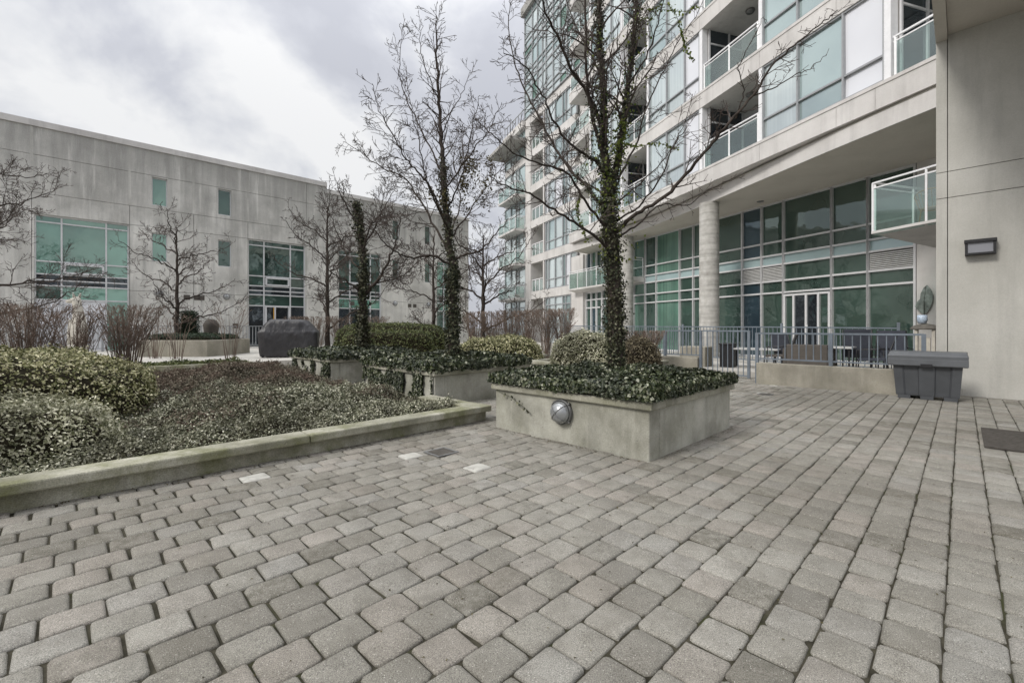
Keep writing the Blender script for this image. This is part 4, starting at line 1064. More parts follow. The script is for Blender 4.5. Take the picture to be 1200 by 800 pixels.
def balcony(P, s0, s1, z0, depth, parent, far=False, wallglass='glass_dark', lamp_=True, side_open=False):
    zt = z0 + FH - 0.6
    b = MB()
    # back wall with sliding windows, side screen
    vbox(b, P, s0+0.06, s1-0.06, -depth+0.03, -depth-0.01, z0, zt)
    back = b.build('balcony_back', MT['conc_band'], parent)
    n = 3; ms = [s0+0.10+(s1-s0-0.2)*i/n for i in range(n+1)]
    m = MB(); off = -depth+0.07
    zz = [z0+0.05, z0+1.75, zt-0.02]
    for i in range(n):
        m.face([P(ms[i], off, zz[0]), P(ms[i], off, zz[1]), P(ms[i+1], off, zz[1]), P(ms[i+1], off, zz[0])], 0)
        m.face([P(ms[i], off, zz[1]), P(ms[i], off, zz[2]), P(ms[i+1], off, zz[2]), P(ms[i+1], off, zz[1])], 1 if i == n-1 else 0)
    # side screen at the far side
    sx = s1-0.07
    m.face([P(sx, -0.3, z0+0.02), P(sx, -depth+0.08, z0+0.02), P(sx, -depth+0.08, zt), P(sx, -0.3, zt)], 0)
    m.build('sliding_window', [MT[wallglass], MT['louvre']], back)
    f = MB()
    for x in ms: vbox(f, P, x-0.025, x+0.025, off-0.02, off+0.05, z0, zt)
    vbox(f, P, ms[0], ms[-1], off-0.019, off+0.045, zz[1]-0.03, zz[1]+0.03)
    for o_ in (-0.3, -depth*0.62, -depth+0.1): vbox(f, P, sx-0.05, sx-0.005, o_-0.03, o_+0.03, z0+0.01, zt)
    vbox(f, P, sx-0.045, sx-0.008, -0.3, -depth+0.1, zz[1]-0.025, zz[1]+0.025)
    # louvre blades
    for q in range(7):
        zq = zz[1]+0.07+q*0.058; vbox(f, P, ms[-2]+0.04, ms[-1]-0.04, off+0.004, off+0.03, zq, zq+0.022)
    f.build('frame', MT['alum'], back)
    r = MB(); g = MB()
    zr = z0+0.92
    r.bar(P(s0+0.08, -0.07, zr), P(s1-0.08, -0.07, zr), 0.045, 0.04)
    r.bar(P(s0+0.08, -0.07, zr-0.11), P(s1-0.08, -0.07, zr-0.11), 0.028, 0.028)
    npn = max(2, round((s1-s0)/1.25))
    xs = [s0+0.12+(s1-s0-0.24)*i/npn for i in range(npn+1)]
    for x in xs: r.bar(P(x, -0.07, z0-0.0), P(x, -0.07, zr), 0.045, 0.045)
    for i in range(npn): vbox(g, P, xs[i]+0.04, xs[i+1]-0.04, -0.064, -0.074, z0+0.05, zr-0.13)
    rl = r.build('railing', MT['alum_white'], parent)
    g.build('glass_panel', MT['rail_glass' if not far else 'rail_glass_far'], rl)
    if lamp_:
        l = MB(); c = P((s0+s1)/2, -depth*0.5, zt)
        l.lathe(c, [(0.15, -0.001), (0.15, -0.03), (0.12, -0.08), (0.05, -0.11), (0.0, -0.115)], 16)
        l.build('ceiling_lamp', MT['lamp_metal'], back)
        return [back, rl]
    return [back, rl]
for s0, s1 in ((-2.4, 0.93), (4.58, 7.22), (10.66, 12.85)):
    parts = balcony(Up_, s0, s1, 7.01, 1.9, apt)
    for k in range(1, K):
        for p in parts: copy_part(p, FH*k)
# open corner balcony at the far end of the near section
m = MB(); r = MB(); zr = 7.01+0.92
vbox(m, Up_, 16.32, 18.9, -0.06, -0.07, 7.06, zr-0.08); vbox(m, Up_, 18.88, 18.89, -0.08, -1.8, 7.06, zr-0.08)
r.bar(Up_(16.3, -0.065, zr), Up_(18.93, -0.065, zr), 0.045, 0.04); r.bar(Up_(18.9, -0.09, zr), Up_(18.9, -1.85, zr), 0.045, 0.04)
for s in (16.35, 17.6, 18.88): r.bar(Up_(s, -0.065, 7.01), Up_(s, -0.065, zr), 0.04)
rl = r.build('railing', MT['alum_white'], apt); gp = m.build('glass_panel', MT['rail_glass_far'], rl)
for k in range(1, K): copy_part(rl, FH*k)

# --- ground and mezzanine glazing (line L)
mul_px = [1074, 1018.6, 976, 919.4, 893.8, 871, 831, 813.6, 797.6, 770, 757, 744, 730, 716, 707]
mt = [tL(p) for p in mul_px]
rows = [0.13, 2.55, 2.99, 3.59, 3.96, 4.45, 5.93]
mats = ['glass_deep', 'glass_blue', 'glass_curtain', 'spandrel', 'stone_dark', 'glass_teal_deep']
def pane_kind(c, r):
    if r == 3: return 3
    if r == 2 and c in (0, 3, 4): return 4
    if c in (4,): return 1 if r in (0, 1, 4, 5) else 0
    if c in (8, 10): return 2 if r != 2 else 2
    if c in (9, 11, 12): return 5
    return 0
for c in range(len(mt)-1):
    kinds = [pane_kind(c, r) for r in range(6)]
    if c in (0,): kinds[4] = kinds[5] = 0
    w = window_bay(Lp, [mt[c]+0.002, mt[c+1]-0.002], rows, 0.0, lambda i, j: kinds[j], mats, 'alum', apt, fw=0.06, fd=0.10, name='storefront_window')
    lv = [r for r in range(6) if kinds[r] == 4]
    if lv:
        m = MB()
        for r in lv:
            n = 9; 
            for q in range(n):
                z = rows[r]+0.06+(rows[r+1]-rows[r]-0.1)*q/n
                m.obox(Lp((mt[c]+mt[c+1])/2, 0.04, z+0.012), LD*((mt[c+1]-mt[c])/2-0.05), LN*0.03 - UP*0.012, UP*0.011+LN*0.002)
        m.build('louvre', MT['louvre'], w)
# glazed door in the bay 920-976
m = MB(); f = MB()
dt = [tL(976)+0.06, tL(961), tL(946.6), tL(932), tL(919.4)-0.06]
for i in range(4):
    rect(m, Lp, LD, dt[i], dt[i+1], 0.16, 2.42, 0.055 if i in (1, 2) else 0.03, LN, 0 if i in (0, 3) else 1)
for i, x in enumerate(dt): vbox(f, Lp, x-0.035, x+0.035, 0.0, 0.11, 0.14, 2.45)
vbox(f, Lp, dt[0], dt[-1], 0.0, 0.105, 2.40, 2.47); vbox(f, Lp, dt[0], dt[-1], 0.0, 0.105, 0.135, 0.20)
d = m.build('glazed_door', [MT['glass_deep'], MT['glass_dark']], apt); f.build('frame', MT['alum'], d)
m = MB(); hx = (dt[1]+dt[2])/2*0.5+dt[2]*0.5
m.bar(Lp(dt[2]-0.07, 0.14, 1.05), Lp(dt[2]-0.07, 0.14, 1.35), 0.025); m.build('handle', MT['alum_white'], d)
# doors under the left balcony
m = MB(); f = MB(); t0, t1 = tL(707)+0.05, tL(688)
ds = [t0 + (t1-t0)*i/3 for i in range(4)]
for i in range(3):
    rect(m, Lp, LD, ds[i], ds[i+1], 0.15, 2.5, 0.0, LN, (0, 1, 0)[i]); rect(m, Lp, LD, ds[i], ds[i+1], 2.5, 3.45, 0.0, LN, 0)
    rect(m, Lp, LD, ds[i], ds[i+1], 3.75, 5.93, 0.0, LN, (0, 2, 1)[i])
for x in ds: vbox(f, Lp, x-0.05, x+0.05, -0.03, 0.1, 0.14, 5.93)
for z in (2.5, 3.0, 3.45): vbox(f, Lp, ds[0], ds[-1], -0.03, 0.09, z-0.04, z+0.04)
d = m.build('glazed_door', [MT['glass_teal_deep'], MT['glass_blue'], MT['glass_curtain']], apt); f.build('frame', MT['alum'], d)
# piers
m = MB(); vbox(m, Lp, tL(688)+0.02, 16.6, 0.30, -0.6, -0.05, 5.93); m.build('pier', MT['conc_band'], apt)
m = MB(); vbox(m, Lp, -8.0, tL(1074)-0.06, 0.12, -0.5, -0.05, 5.93); m.build('pier', MT['conc_band'], apt)
m = MB(); vbox(m, Lp, -8.0, 15.0, -0.06, -0.6, -0.05, 5.93); m.build('lower_core', MT['black_metal'], apt)
# columns
for cx, cy in ((7.44, 17.0), (5.91, 23.3)):
    m = MB(); prof = [(0.35, 0.0)]
    z = 0.0; rr = random.Random(int(cx*10))
    while z < 5.9:
        z += rr.uniform(0.10, 0.2); prof.append((0.35+rr.uniform(-0.005, 0.004), min(z, 5.93)))
    prof.append((0.35, 5.935))
    m.lathe((cx, cy, 0), prof, 40); m.build('column', MT['column_conc'], apt)
# soffit pot lights
for px, py in ((891, 236), (733, 300)):
    Z = (5.93-H)*F/(HZ-py); m = MB(); m.lathe(pt(px, py, Z)+UP*0.0, [(0.12, -0.02), (0.12, 0.01)], 14); m.build('soffit_light', MT['lamp_metal'], apt)

def glass_balcony(P, s0, s1, out, back, z0, label_name='projecting_balcony', th=0.17, railh=1.08, far=False, taper=0.10, ends=(True, True)):
    m = MB()
    a, b, c, d = P(s0, out), P(s1, out), P(s1, back), P(s0, back)
    n = len(m.v)
    top = [Vector((q.x, q.y, z0)) for q in (a, b, c, d)]
    bot = [Vector((a.x, a.y, z0-th)), Vector((b.x, b.y, z0-th)), Vector((c.x, c.y, z0-th-taper)), Vector((d.x, d.y, z0-th-taper))]
    m.face(top); m.face(list(reversed(bot)))
    for i in range(4):
        j = (i+1) % 4; m.face([bot[i], bot[j], top[j], top[i]])
    o = m.build(label_name, MT['conc_band'], apt)
    r = MB(); g = MB(); zr = z0+railh
    lines = [(P(s0, out-0.05), P(s1, out-0.05))]
    if ends[1]: lines.append((P(s1-0.04, out-0.07), P(s1-0.04, back+0.05)))
    if ends[0]: lines.append((P(s0+0.04, out-0.07), P(s0+0.04, back+0.05)))
    for p, q in lines:
        L = (q-p).length; n = max(1, round(L/1.15)); dd = (q-p).normalized(); nn = Vector((-dd.y, dd.x, 0))
        r.bar(p+UP*zr, q+UP*zr, 0.045, 0.035); r.bar(p+UP*(zr-0.12), q+UP*(zr-0.12), 0.03, 0.03)
        for i in range(n+1):
            x = p.lerp(q, i/n); r.bar(x+UP*z0, x+UP*zr, 0.04)
        for i in range(n):
            x0 = p.lerp(q, (i+0.03)/n); x1 = p.lerp(q, (i+0.97)/n)
            g.prism([tuple((x0+nn*.006)[:2]), tuple((x0-nn*.006)[:2]), tuple((x1-nn*.006)[:2]), tuple((x1+nn*.006)[:2])], z0-0.10, zr-0.14)
    rl = r.build('railing', MT['alum_white'], o)
    g.build('glass_panel', MT['rail_glass_far' if far else 'rail_glass'], o)
    return o
glass_balcony(Up_, -2.0, 1.29, 0.0, -2.7, 3.55, ends=(False, True), th=0.06, taper=0.26, railh=1.15)
glass_balcony(Lp, 11.8, 16.0, 0.85, 0.02, 3.75, far=True, th=0.10, taper=0.18)
for px0, px1, z in ((757, 744, 3.9),): glass_balcony(Lp, tL(757), tL(738), 0.9, 0.12, z, far=True, railh=1.0)

# --- far section on line L
for z in [3.55+FH*i for i in range(6)]:
    m = MB(); vbox(m, Lp, 16.62, 24.5, 0.0, -0.3, z, z+0.6); m.build('floor_band', MT['conc_band'], apt)
for i in range(6):
    m = MB(); vbox(m, Lp, 24.52, 29.0, 0.0 if i < 5 else 0.3, -0.3, 3.55+FH*i, 4.15+FH*i); m.build('floor_band', MT['conc_band'], apt)
m = MB(); vbox(m, Lp, 14.0, 24.5, -1.9, -12, -0.05, 27.03); vbox(m, Lp, 24.5, 29.0, -0.35, -12, -0.05, 18.4); m.build('far_core', MT['conc_grey'], apt)
m = MB(); vbox(m, Lp, 14.0, 21.2, -0.32, -1.9, -0.05, 27.03); vbox(m, Lp, 21.2, 21.4, -0.02, -1.9, -0.05, 18.4)
vbox(m, Lp, 23.5, 24.5, 0.03, -1.9, -0.05, 18.44); m.build('far_wall', MT['conc_band'], apt)
fm = [tL(p) for p in (674.7, 668, 662, 658.5, 649.5, 642, 638.7)]
em = [tL(p) for p in (615, 607, 604, 598, 591)]
for k in range(6):
    z0 = -0.02 if k == 0 else 4.15+FH*(k-1); z1 = 3.55+FH*k
    if k == 0: zs = [0.1, 1.3, 2.35, 2.95, z1]
    else: zs = [z0, z0+0.72, z1]
    rr = random.Random(k+50)
    ch = [rr.choice([0, 0, 1, 0, 2]) for _ in range(8)]
    window_bay(Lp, fm, zs, -0.12, lambda i, j: ch[i] if i != 2 else 1, ['glass_sky', 'glass_lite', 'glass_white'], 'alum_dark', apt, fw=0.08, name='far_window')
    if k < 6:
        window_bay(Lp, em, zs, -0.12, lambda i, j: ch[i+3], ['glass_sky', 'glass_lite', 'glass_lite'], 'alum_dark', apt, fw=0.08, name='far_window')
    # recess railing
    if k > 0:
        r = MB(); z = z0
        r.bar(Lp(21.42, -0.1, z+0.95), Lp(23.48, -0.1, z+0.95), 0.05)
        for q in (21.45, 22.1, 22.8, 23.45): r.bar(Lp(q, -0.1, z), Lp(q, -0.1, z+0.95), 0.05)
        rl = r.build('railing', MT['alum_white'], apt); g_ = MB(); vbox(g_, Lp, 21.45, 23.45, -0.095, -0.105, z+0.06, z+0.86); g_.build('glass_panel', MT['rail_glass_far'], rl)
        glass_balcony(Lp, 24.6, 28.4, 0.95, 0.01, 4.15+FH*(k-1)-0.40, far=True, th=0.16, taper=0.05) if k < 5 else None
m = MB(); vbox(m, Lp, 24.2, 29.4, 1.6, -3, 16.6, 16.85); m.build('canopy_slab', MT['conc_grey'], apt)
r = MB()
r.bar(Lp(24.6, 0.1, 19.4), Lp(28.9, 0.1, 19.4), 0.06)
for q in range(8): r.bar(Lp(24.6+q*0.61, 0.1, 18.4), Lp(24.6+q*0.61, 0.1, 19.4), 0.05)
r.build('roof_railing', MT['fence_grey'], apt)
# curtain wall of the upper floors
cm = [14.6] + [tL(p) for p in (690, 682, 674, 666, 658, 649.5, 641, 637, 631, 625)] + [24.5]
cm = sorted(set(cm))
for k in range(3):
    z0 = 18.45 + FH*k; zs = [z0, z0+0.55, z0+0.95, z0+2.3, z0+FH]
    rr = random.Random(k+90); chs = {(i, j): rr.choice([0, 0, 0, 0, 0, 1, 1, 2]) for i in range(len(cm)) for j in range(4)}
    window_bay(Lp, cm, zs, 0.05, lambda i, j: chs[(i, j)], ['glass_sky', 'glass_lite', 'glass_curtain'], 'alum_dark', apt, fw=0.08, name='curtain_wall')
m = MB(); vbox(m, Lp, 14.0, 24.75, 0.35, -12, 27.04, 27.75); vbox(m, Up_, -2.6, 18.9, 0.05, -9, 29.4, 29.9); m.build('roof_edge', MT['conc_grey'], apt)
m = MB(); m.bar(Lp(15, 0.0, 28.8), Lp(24.5, 0.0, 28.8), 0.06)
for q in range(16): m.bar(Lp(15+q*0.63, 0, 27.75), Lp(15+q*0.63, 0, 28.8), 0.05)
m.build('roof_railing', MT['fence_grey'], apt)

# wire chairs on the right balcony
def wire_chair(loc, rz, label):
    root = empty('wire_chair', loc, label, 'chair', 'wire chairs on the glass balcony'); 
    R = Matrix.Rotation(rz, 3, 'Z'); T = lambda x, y, z: Vector(loc) + R @ Vector((x, y, z))
    m = MB()
    ring = [T(0.27*math.cos(a), 0.25*math.sin(a), 0.44) for a in [2*PI*i/16 for i in range(17)]]
    m.tube(ring, 0.012, 5)
    m.face([T(0.26*math.cos(2*PI*i/16), 0.24*math.sin(2*PI*i/16), 0.445) for i in range(16)])
    m.build('seat', MT['wicker'], root)
    m = MB()
    for sx in (-1, 1):
        for sy in (-1, 1): m.tube([T(sx*0.2, sy*0.18, 0.44), T(sx*0.25, sy*0.23, 0.0)], 0.012, 5)
    m.build('legs', MT['wicker'], root)
    m = MB()
    arc = [T(0.36*math.cos(a), 0.32*math.sin(a), 0.72+0.12*max(0, math.sin(a))) for a in [PI*(-0.15+1.3*i/14) for i in range(15)]]
    m.tube(arc, 0.013, 5)
    for i, p in enumerate(arc):
        a = PI*(-0.15+1.3*i/14); m.tube([T(0.27*math.cos(a), 0.25*math.sin(a), 0.44), p], 0.006, 4)
    m.build('backrest', MT['wicker'], root)
wire_chair(Up_(-0.05, -0.65, 3.552)[:], 0.5, 'wire chair with woven seat at the corner of the glass balcony, right one')
wire_chair(Up_(0.55, -0.95, 3.552)[:], 2.2, 'wire chair on the glass balcony, left one partly behind the other')

# ------------------------------------------------------------------ left building
DB = Vector((0.736, 0.677, 0)); MB_ = Vector((0.677, -0.736, 0))
def Bp(t, off=0.0, z=0.0):
    return Vector((-13 + 0.736*t + 0.677*off, 25 + 0.677*t - 0.736*off, z))
def tB(px):
    r = (px-600)/F; return (25*r + 13)/(0.736 - 0.677*r)
def zB(px, py):
    t = tB(px); return H + (HZ-py)/F*Bp(t).y
lb = empty('office_building', Bp(0), 'weathered grey concrete building with green tinted windows along the left', 'building')
T0, T1, T2, T3 = -17.0, tB(383), tB(549), 0
opens = []   # (t0,t1,z0,z1)
for p0, p1, z1 in ((40, 151, 6.0), (291, 358, 6.0), (397, 447, 6.0), (512, 530, 6.0)): opens.append((tB(p0), tB(p1), 0.0, z1))
for p0, p1 in ((178, 196), (255.5, 271), (460, 468), (498, 505)):
    opens.append((tB(p0), tB(p1), 7.06, 8.39)); opens.append((tB(p0), tB(p1), 4.40, 5.77))
vj = [tB(p) for p in (-60, 37, 152, 227, 290.5, 359, 396, 448, 511, 532)]
hj = [2.97, 6.005, 6.88, 8.45]
ts = sorted(set([T0, T1, T2] + vj + [o[0] for o in opens] + [o[1] for o in opens]))
zs = sorted(set([-0.05, 9.5, 9.62] + hj + [o[2] for o in opens if o[2] > 0] + [o[3] for o in opens]))
m = MB(); gp = 0.008
for i in range(len(ts)-1):
    for j in range(len(zs)-1):
        tc_, zc_ = (ts[i]+ts[i+1])/2, (zs[j]+zs[j+1])/2
        if any(o[0] < tc_ < o[1] and o[2] < zc_ < o[3] for o in opens): continue
        if zs[j] >= 9.5-1e-6 and tc_ > T1: continue
        a0 = ts[i] + (gp if ts[i] in vj else 0); a1 = ts[i+1] - (gp if ts[i+1] in vj else 0)
        z0 = zs[j] + (gp if zs[j] in hj else 0); z1 = zs[j+1] - (gp if zs[j+1] in hj else 0)
        if a1-a0 > 0.001: vbox(m, Bp, a0, a1, 0.0, -0.35, z0, z1)
m.build('wall', MT['conc_grey'], lb)
m = MB(); vbox(m, Bp, T0, T1, 0.05, -0.5, 9.625, 9.88); vbox(m, Bp, T1+0.002, T2+0.05, 0.05, -0.5, 9.27, 9.48)
m.build('coping', MT['conc_band'], lb)
m = MB(); vbox(m, Bp, T0, T1, -0.6, -16, -0.05, 9.6); vbox(m, Bp, T1+0.01, T2, -0.6, -16, -0.05, 9.2); vbox(m, Bp, T2-0.3, T2, -0.35, -0.62, -0.05, 9.25)
m.build('body', MT['conc_grey'], lb)
for t in vj[1:5]:
    m = MB(); vbox(m, Bp, t-0.05, t+0.05, 0.006, 0.0, 6.9, 9.6); m.build('sealed_joint', MT['conc_grey_pale'], lb)
trz = [0.1, 2.45, 3.04, 3.27, 3.52, 4.06, 5.71, 6.0]
def big_window(p0, p1, mulp, kind):
    muls = [tB(p0)+0.02] + [tB(p) for p in mulp] + [tB(p1)-0.02]
    w = window_bay(Bp, muls, trz, -0.18, lambda i, j: kind(i, j), ['glass_teal', 'glass_teal_deep', 'glass_dark', 'glass_lite', 'glass_white'], 'alum', lb, fw=0.055, fd=0.08, name='tall_window')
    # opening hopper sash in the middle bay
    if len(muls) > 3:
        f = MB(); a0, a1 = muls[1]+0.10, muls[2]-0.10
        for z in (3.60, 3.98): vbox(f, Bp, a0, a1, -0.17, -0.03, z-0.04, z+0.04)
        for a in (a0, a1): vbox(f, Bp, a-0.04, a+0.04, -0.168, -0.032, 3.60, 3.98)
        f.build('hopper_sash', MT['alum'], w)
    return w
big_window(40, 151, (72, 124.5), lambda i, j: 4 if (j == 0 and i < 2) else (2 if j in (2, 3) else (1 if (j == 1 and i == 0) else 0)))  # lower panes whitened: a bright reflection put into the pane colour
w2 = big_window(291, 358, (310, 341), lambda i, j: 2 if j in (0, 2, 3) else 1)
big_window(397, 447, (411, 435), lambda i, j: 2 if j in (0, 3) else (0 if j in (1,) else 1))
big_window(512, 530, (521,), lambda i, j: 1 if j in (0, 2, 3) else 0)
f = MB(); a0, a1 = tB(310)+0.08, tB(341)-0.08
for a in (a0, (a0*0.62+a1*0.38), a1): vbox(f, Bp, a-0.04, a+0.04, -0.16, -0.02, 0.1, 2.4)
vbox(f, Bp, a0, a1, -0.16, -0.022, 2.38, 2.46)
f.build('door_frame', MT['alum'], w2)
f = MB(); ac = a0*0.62+a1*0.38; vbox(f, Bp, ac-0.09, ac-0.05, -0.02, 0.0, 0.6, 2.35); f.build('door_stripe', MT['orange'], w2)
for i, (p0, p1) in enumerate(((178, 196), (255.5, 271), (460, 468), (498, 505))):
    for z0, z1 in ((7.06, 8.39), (4.40, 5.77)):
        window_bay(Bp, [tB(p0)+0.01, tB(p1)-0.01], [z0, z1], -0.16, lambda a, b: 0 if i == 0 else 1, ['glass_teal', 'glass_teal_deep'], 'alum', lb, fw=0.05, fd=0.05, name='small_window')
def globe_lamp(c, n, r, label, group, cage=True):
    root = empty('bulkhead_lamp', c, label, 'lamp', group); c = Vector(c)
    m = MB(); m.lathe(c, [(r*1.02, 0.0), (r*1.02, r*0.16), (r*0.93, r*0.2)], 28, n); m.build('base_ring', MT['lamp_metal'], root)
    m = MB(); m.lathe(c, [(r*0.92, r*0.18), (r*0.9, r*0.42), (r*0.78, r*0.68), (r*0.55, r*0.88), (r*0.28, r*0.98), (0.0, r*1.0)], 28, n); m.build('dome', MT['lamp_lens'], root)
    if cage:
        m = MB(); u = n.cross(UP).normalized(); v = u.cross(n)
        for d in ((u+v).normalized(), (u-v).normalized()):
            m.tube([c + d*(r*1.0*math.cos(a)) + n*(r*0.2+r*0.86*math.sin(a)) for a in [PI*i/16 for i in range(17)]], r*0.028, 6)
        m.tube([c + (u*math.cos(a)+v*math.sin(a))*r*1.0 + n*r*0.26 for a in [2*PI*i/28 for i in range(29)]], r*0.04, 6)
        for k in range(4):
            a = PI/4+PI/2*k; p = c + (u*math.cos(a)+v*math.sin(a))*r*1.06; m.lathe(p+n*0.0, [(r*0.1, 0), (r*0.1, r*0.22), (0.001, r*0.26)], 8, n)
        m.build('cage', MT['lamp_metal'], root)
globe_lamp(W(3.085, 3.864, 0.335), -BX, 0.132, 'round caged bulkhead lamp on the front face of the nearest planter', None)
for px, py, lab in ((187, 344, 'round wall lamp left of the leafless tree on the grey building'), (265.5, 346.5, 'round wall lamp between the leafless tree and the entrance of the grey building'),
                    (463, 353, 'round wall lamp right of the short ivy tree on the grey building'), (502, 355, 'round wall lamp beside the right end door of the grey building')):
    globe_lamp(Bp(tB(px), 0.002, 2.86), MB_, 0.16, lab, 'round lamps on the grey building', cage=False)
# vents on the wall
for px in (219, 231, 236, 413, 480, 486, 276):
    t = tB(px); z = 2.75 if px != 276 else 1.35
    m = MB(); vbox(m, Bp, t-0.13, t+0.13, 0.015, 0.001, z-0.12, z+0.12); m.build('vent', MT['taupe'], lb)

# ------------------------------------------------------------------ railings
def railing(name, pts, zt, zb, sp, mat, label, group, posts=None, pw=0.055, bar_w=0.018, zpost=None, taper=None):
    root = empty(name, pts[0][:2] + (zb,) if isinstance(pts[0], tuple) else (pts[0][0], pts[0][1], zb), label, 'railing', group)
    r = MB(); pk = MB()
    P = [Vector((p[0], p[1], 0)) for p in pts]; ztops = zt if isinstance(zt, (list, tuple)) else [zt]*len(P)
    for i in range(len(P)-1):
        p, q = P[i], P[i+1]; L = (q-p).length; n = max(1, int(L/sp))
        r.bar(p+UP*ztops[i], q+UP*ztops[i+1], pw*0.9, 0.035); r.bar(p+UP*(zb), q+UP*zb, 0.035, 0.03)
        for k in range(1, n):
            x = p.lerp(q, k/n); z = ztops[i]+(ztops[i+1]-ztops[i])*k/n
            pk.bar(x+UP*(zb+0.016), x+UP*(z-0.018), bar_w)
    r.build('rail', MT[mat], root); pk.build('pickets', MT[mat], root)
    for p, z0 in (posts or []):
        m = MB(); p = Vector((p[0], p[1], 0)); zz = max(ztops)+0.012
        m.bar(p+UP*z0, p+UP*zz, pw); m.build('post', MT[mat], root)
    return root
lw = MB(); lw.abox(0.358, 3.27, 11.0, 11.21, -0.03, 0.47)
setp(lw.build('low_wall', MT['conc_low'], origin=W(1.8, 11.1, 0), bevel=0.012), 'low rough concrete wall under the patio railing, left of the grey bin', 'wall')
railing('patio_railing', [W(3.25, 11.11), W(0.50, 11.11)], 1.125, 0.56, 0.128, 'fence_blue', 'blue grey metal railing standing on the low concrete wall', 'metal railings', [(W(3.28, 11.11), 0.0), (W(1.90, 11.11), 0.45), (W(0.50, 11.11), 0.45)], 0.065)
g0, g1 = W(3.69, 11.87), W(4.80, 11.87)
railing('patio_gate', [g0, g1], 1.17, 0.07, 0.115, 'fence_blue', 'blue grey metal gate reaching almost to the paving', 'metal railings', [(g0, 0.02)], 0.06)
railing('patio_railing', [W(4.86, 11.87), W(5.85, 11.87)], 1.17, 0.53, 0.115, 'fence_blue', 'short blue grey railing left of the patio gate', 'metal railings', [(W(4.86, 11.87), 0.0), (W(5.85, 11.87), 0.0)], 0.065)
m = MB(); m.abox(4.9, 7.6, 11.75, 12.0, -0.03, 0.47)
setp(m.build('low_wall', MT['conc_low'], origin=W(6, 11.9, 0), bevel=0.012), 'low concrete ledge left of the patio gate behind the brownish shrub', 'wall')
railing('patio_railing', [(9.35, 10.9, 0), (7.9, 13.2, 0), (6.3, 16.6, 0), (4.9, 20.8, 0), (3.1, 26.0, 0)], [1.24, 1.27, 1.29, 1.32, 1.37], 0.25, 0.13, 'fence_blue', 'long blue grey railing curving behind the patio furniture in front of the glazing', 'metal railings',
        [((9.35, 10.9), 0.13), ((7.9, 13.2), 0.13), ((6.3, 16.6), 0.13), ((4.9, 20.8), 0.13), ((3.1, 26.0), 0.13)], 0.06)
fl = [Bp(t, 1.5) for t in (tB(-60), tB(20), tB(120), tB(200), tB(262), tB(312))]
railing('terrace_railing', [p[:] for p in fl], 1.33, 0.38, 0.14, 'fence_grey', 'grey metal railing on the terrace in front of the grey building', 'metal railings', [(p, 0.2) for p in fl], 0.08, 0.03)

# ------------------------------------------------------------------ storage bin
def storage_bin():
    a0, a1, b0, b1 = -0.02, 0.90, 10.58, 10.97
    root = empty('storage_bin', W((a0+a1)/2, (b0+b1)/2, 0), 'grey plastic storage bin with a lid against the concrete wall', 'bin')
    m = MB()
    def ring(z, ins):
        """ribbed outline in a,b"""
        out = []
        def side(pa, pb, qa, qb, na, nb, ribs):
            n = 60
            for k in range(n):
                f = k/n; rec = 0.028
                for c, w in ribs:
                    if abs(f-c) < w: rec = 0.0
                    elif abs(f-c) < w+0.02: rec = 0.028*(abs(f-c)-w)/0.02
                a = pa+(qa-pa)*f - na*(rec+0); b = pb+(qb-pb)*f - nb*(rec+0)
                out.append((a, b))
        A0, A1, B0, B1 = a0+ins, a1-ins, b0+ins, b1-ins
        side(A1, B0, A0, B0, 0, -1, [(0.0, 0.14), (0.5, 0.115), (1.0, 0.14)])
        side(A0, B0, A0, B1, -1, 0, [(0.0, 0.2), (1.0, 0.2)])
        side(A0, B1, A1, B1, 0, 1, [(0.0, 0.1), (0.5, 0.1), (1.0, 0.1)])
        side(A1, B1, A1, B0, 1, 0, [(0.0, 0.2), (1.0, 0.2)])
        return [W(a, b, z) for a, b in out]
    levels = [(0.055, 0.055), (0.08, 0.05), (0.62, 0.012), (0.66, 0.012)]
    R = [ring(z, i) for z, i in levels]; n = len(R[0]); n0 = 0
    for r in R: m.v += [tuple(p) for p in r]
    for j in range(len(R)-1):
        for k in range(n):
            k2 = (k+1) % n; m.f.append((j*n+k, j*n+k2, (j+1)*n+k2, (j+1)*n+k)); m.m.append(0); m.sm.append(False)
    m.f.append(tuple(range(n))); m.m.append(0); m.sm.append(False)
    m.f.append(tuple((len(R)-1)*n+k for k in range(n))); m.m.append(0); m.sm.append(False)
    for c in (0.14, 0.44, 0.74):       # feet
        m.abox(c-0.085, c+0.085, b0+0.055, b1-0.055, 0.0, 0.056)
    m.build('body', MT['bin_grey'], root)
    m = MB()
    def lr(z, ins): return [W(a0-0.055+ins, b0-0.06+ins, z), W(a1+0.055-ins, b0-0.06+ins, z), W(a1+0.055-ins, b1+0.03-ins, z), W(a0-0.055+ins, b1+0.03-ins, z)]
    L = [lr(0.585, 0.012), lr(0.60, 0.0), lr(0.70, 0.0), lr(0.705, 0.004), lr(0.76, 0.0), lr(0.772, 0.008)]
    top = [W(a0-0.03, b0+0.02, 0.825), W(a1+0.03, b0+0.02, 0.825), W(a1+0.04, b1+0.0, 0.835), W(a0-0.04, b1+0.0, 0.835)]
    L.append(top)
    for j in range(len(L)-1):
        for k in range(4): m.face([L[j][k], L[j][(k+1) % 4], L[j+1][(k+1) % 4], L[j+1][k]])
    m.face(L[-1]); m.face(list(reversed(L[0])))
    m.build('lid', MT['bin_lid'], root, bevel=0.008)
    m = MB(); m.abox(0.365, 0.515, b0-0.075, b0-0.061, 0.575, 0.625); m.build('latch', MT['black_metal'], root)
storage_bin()

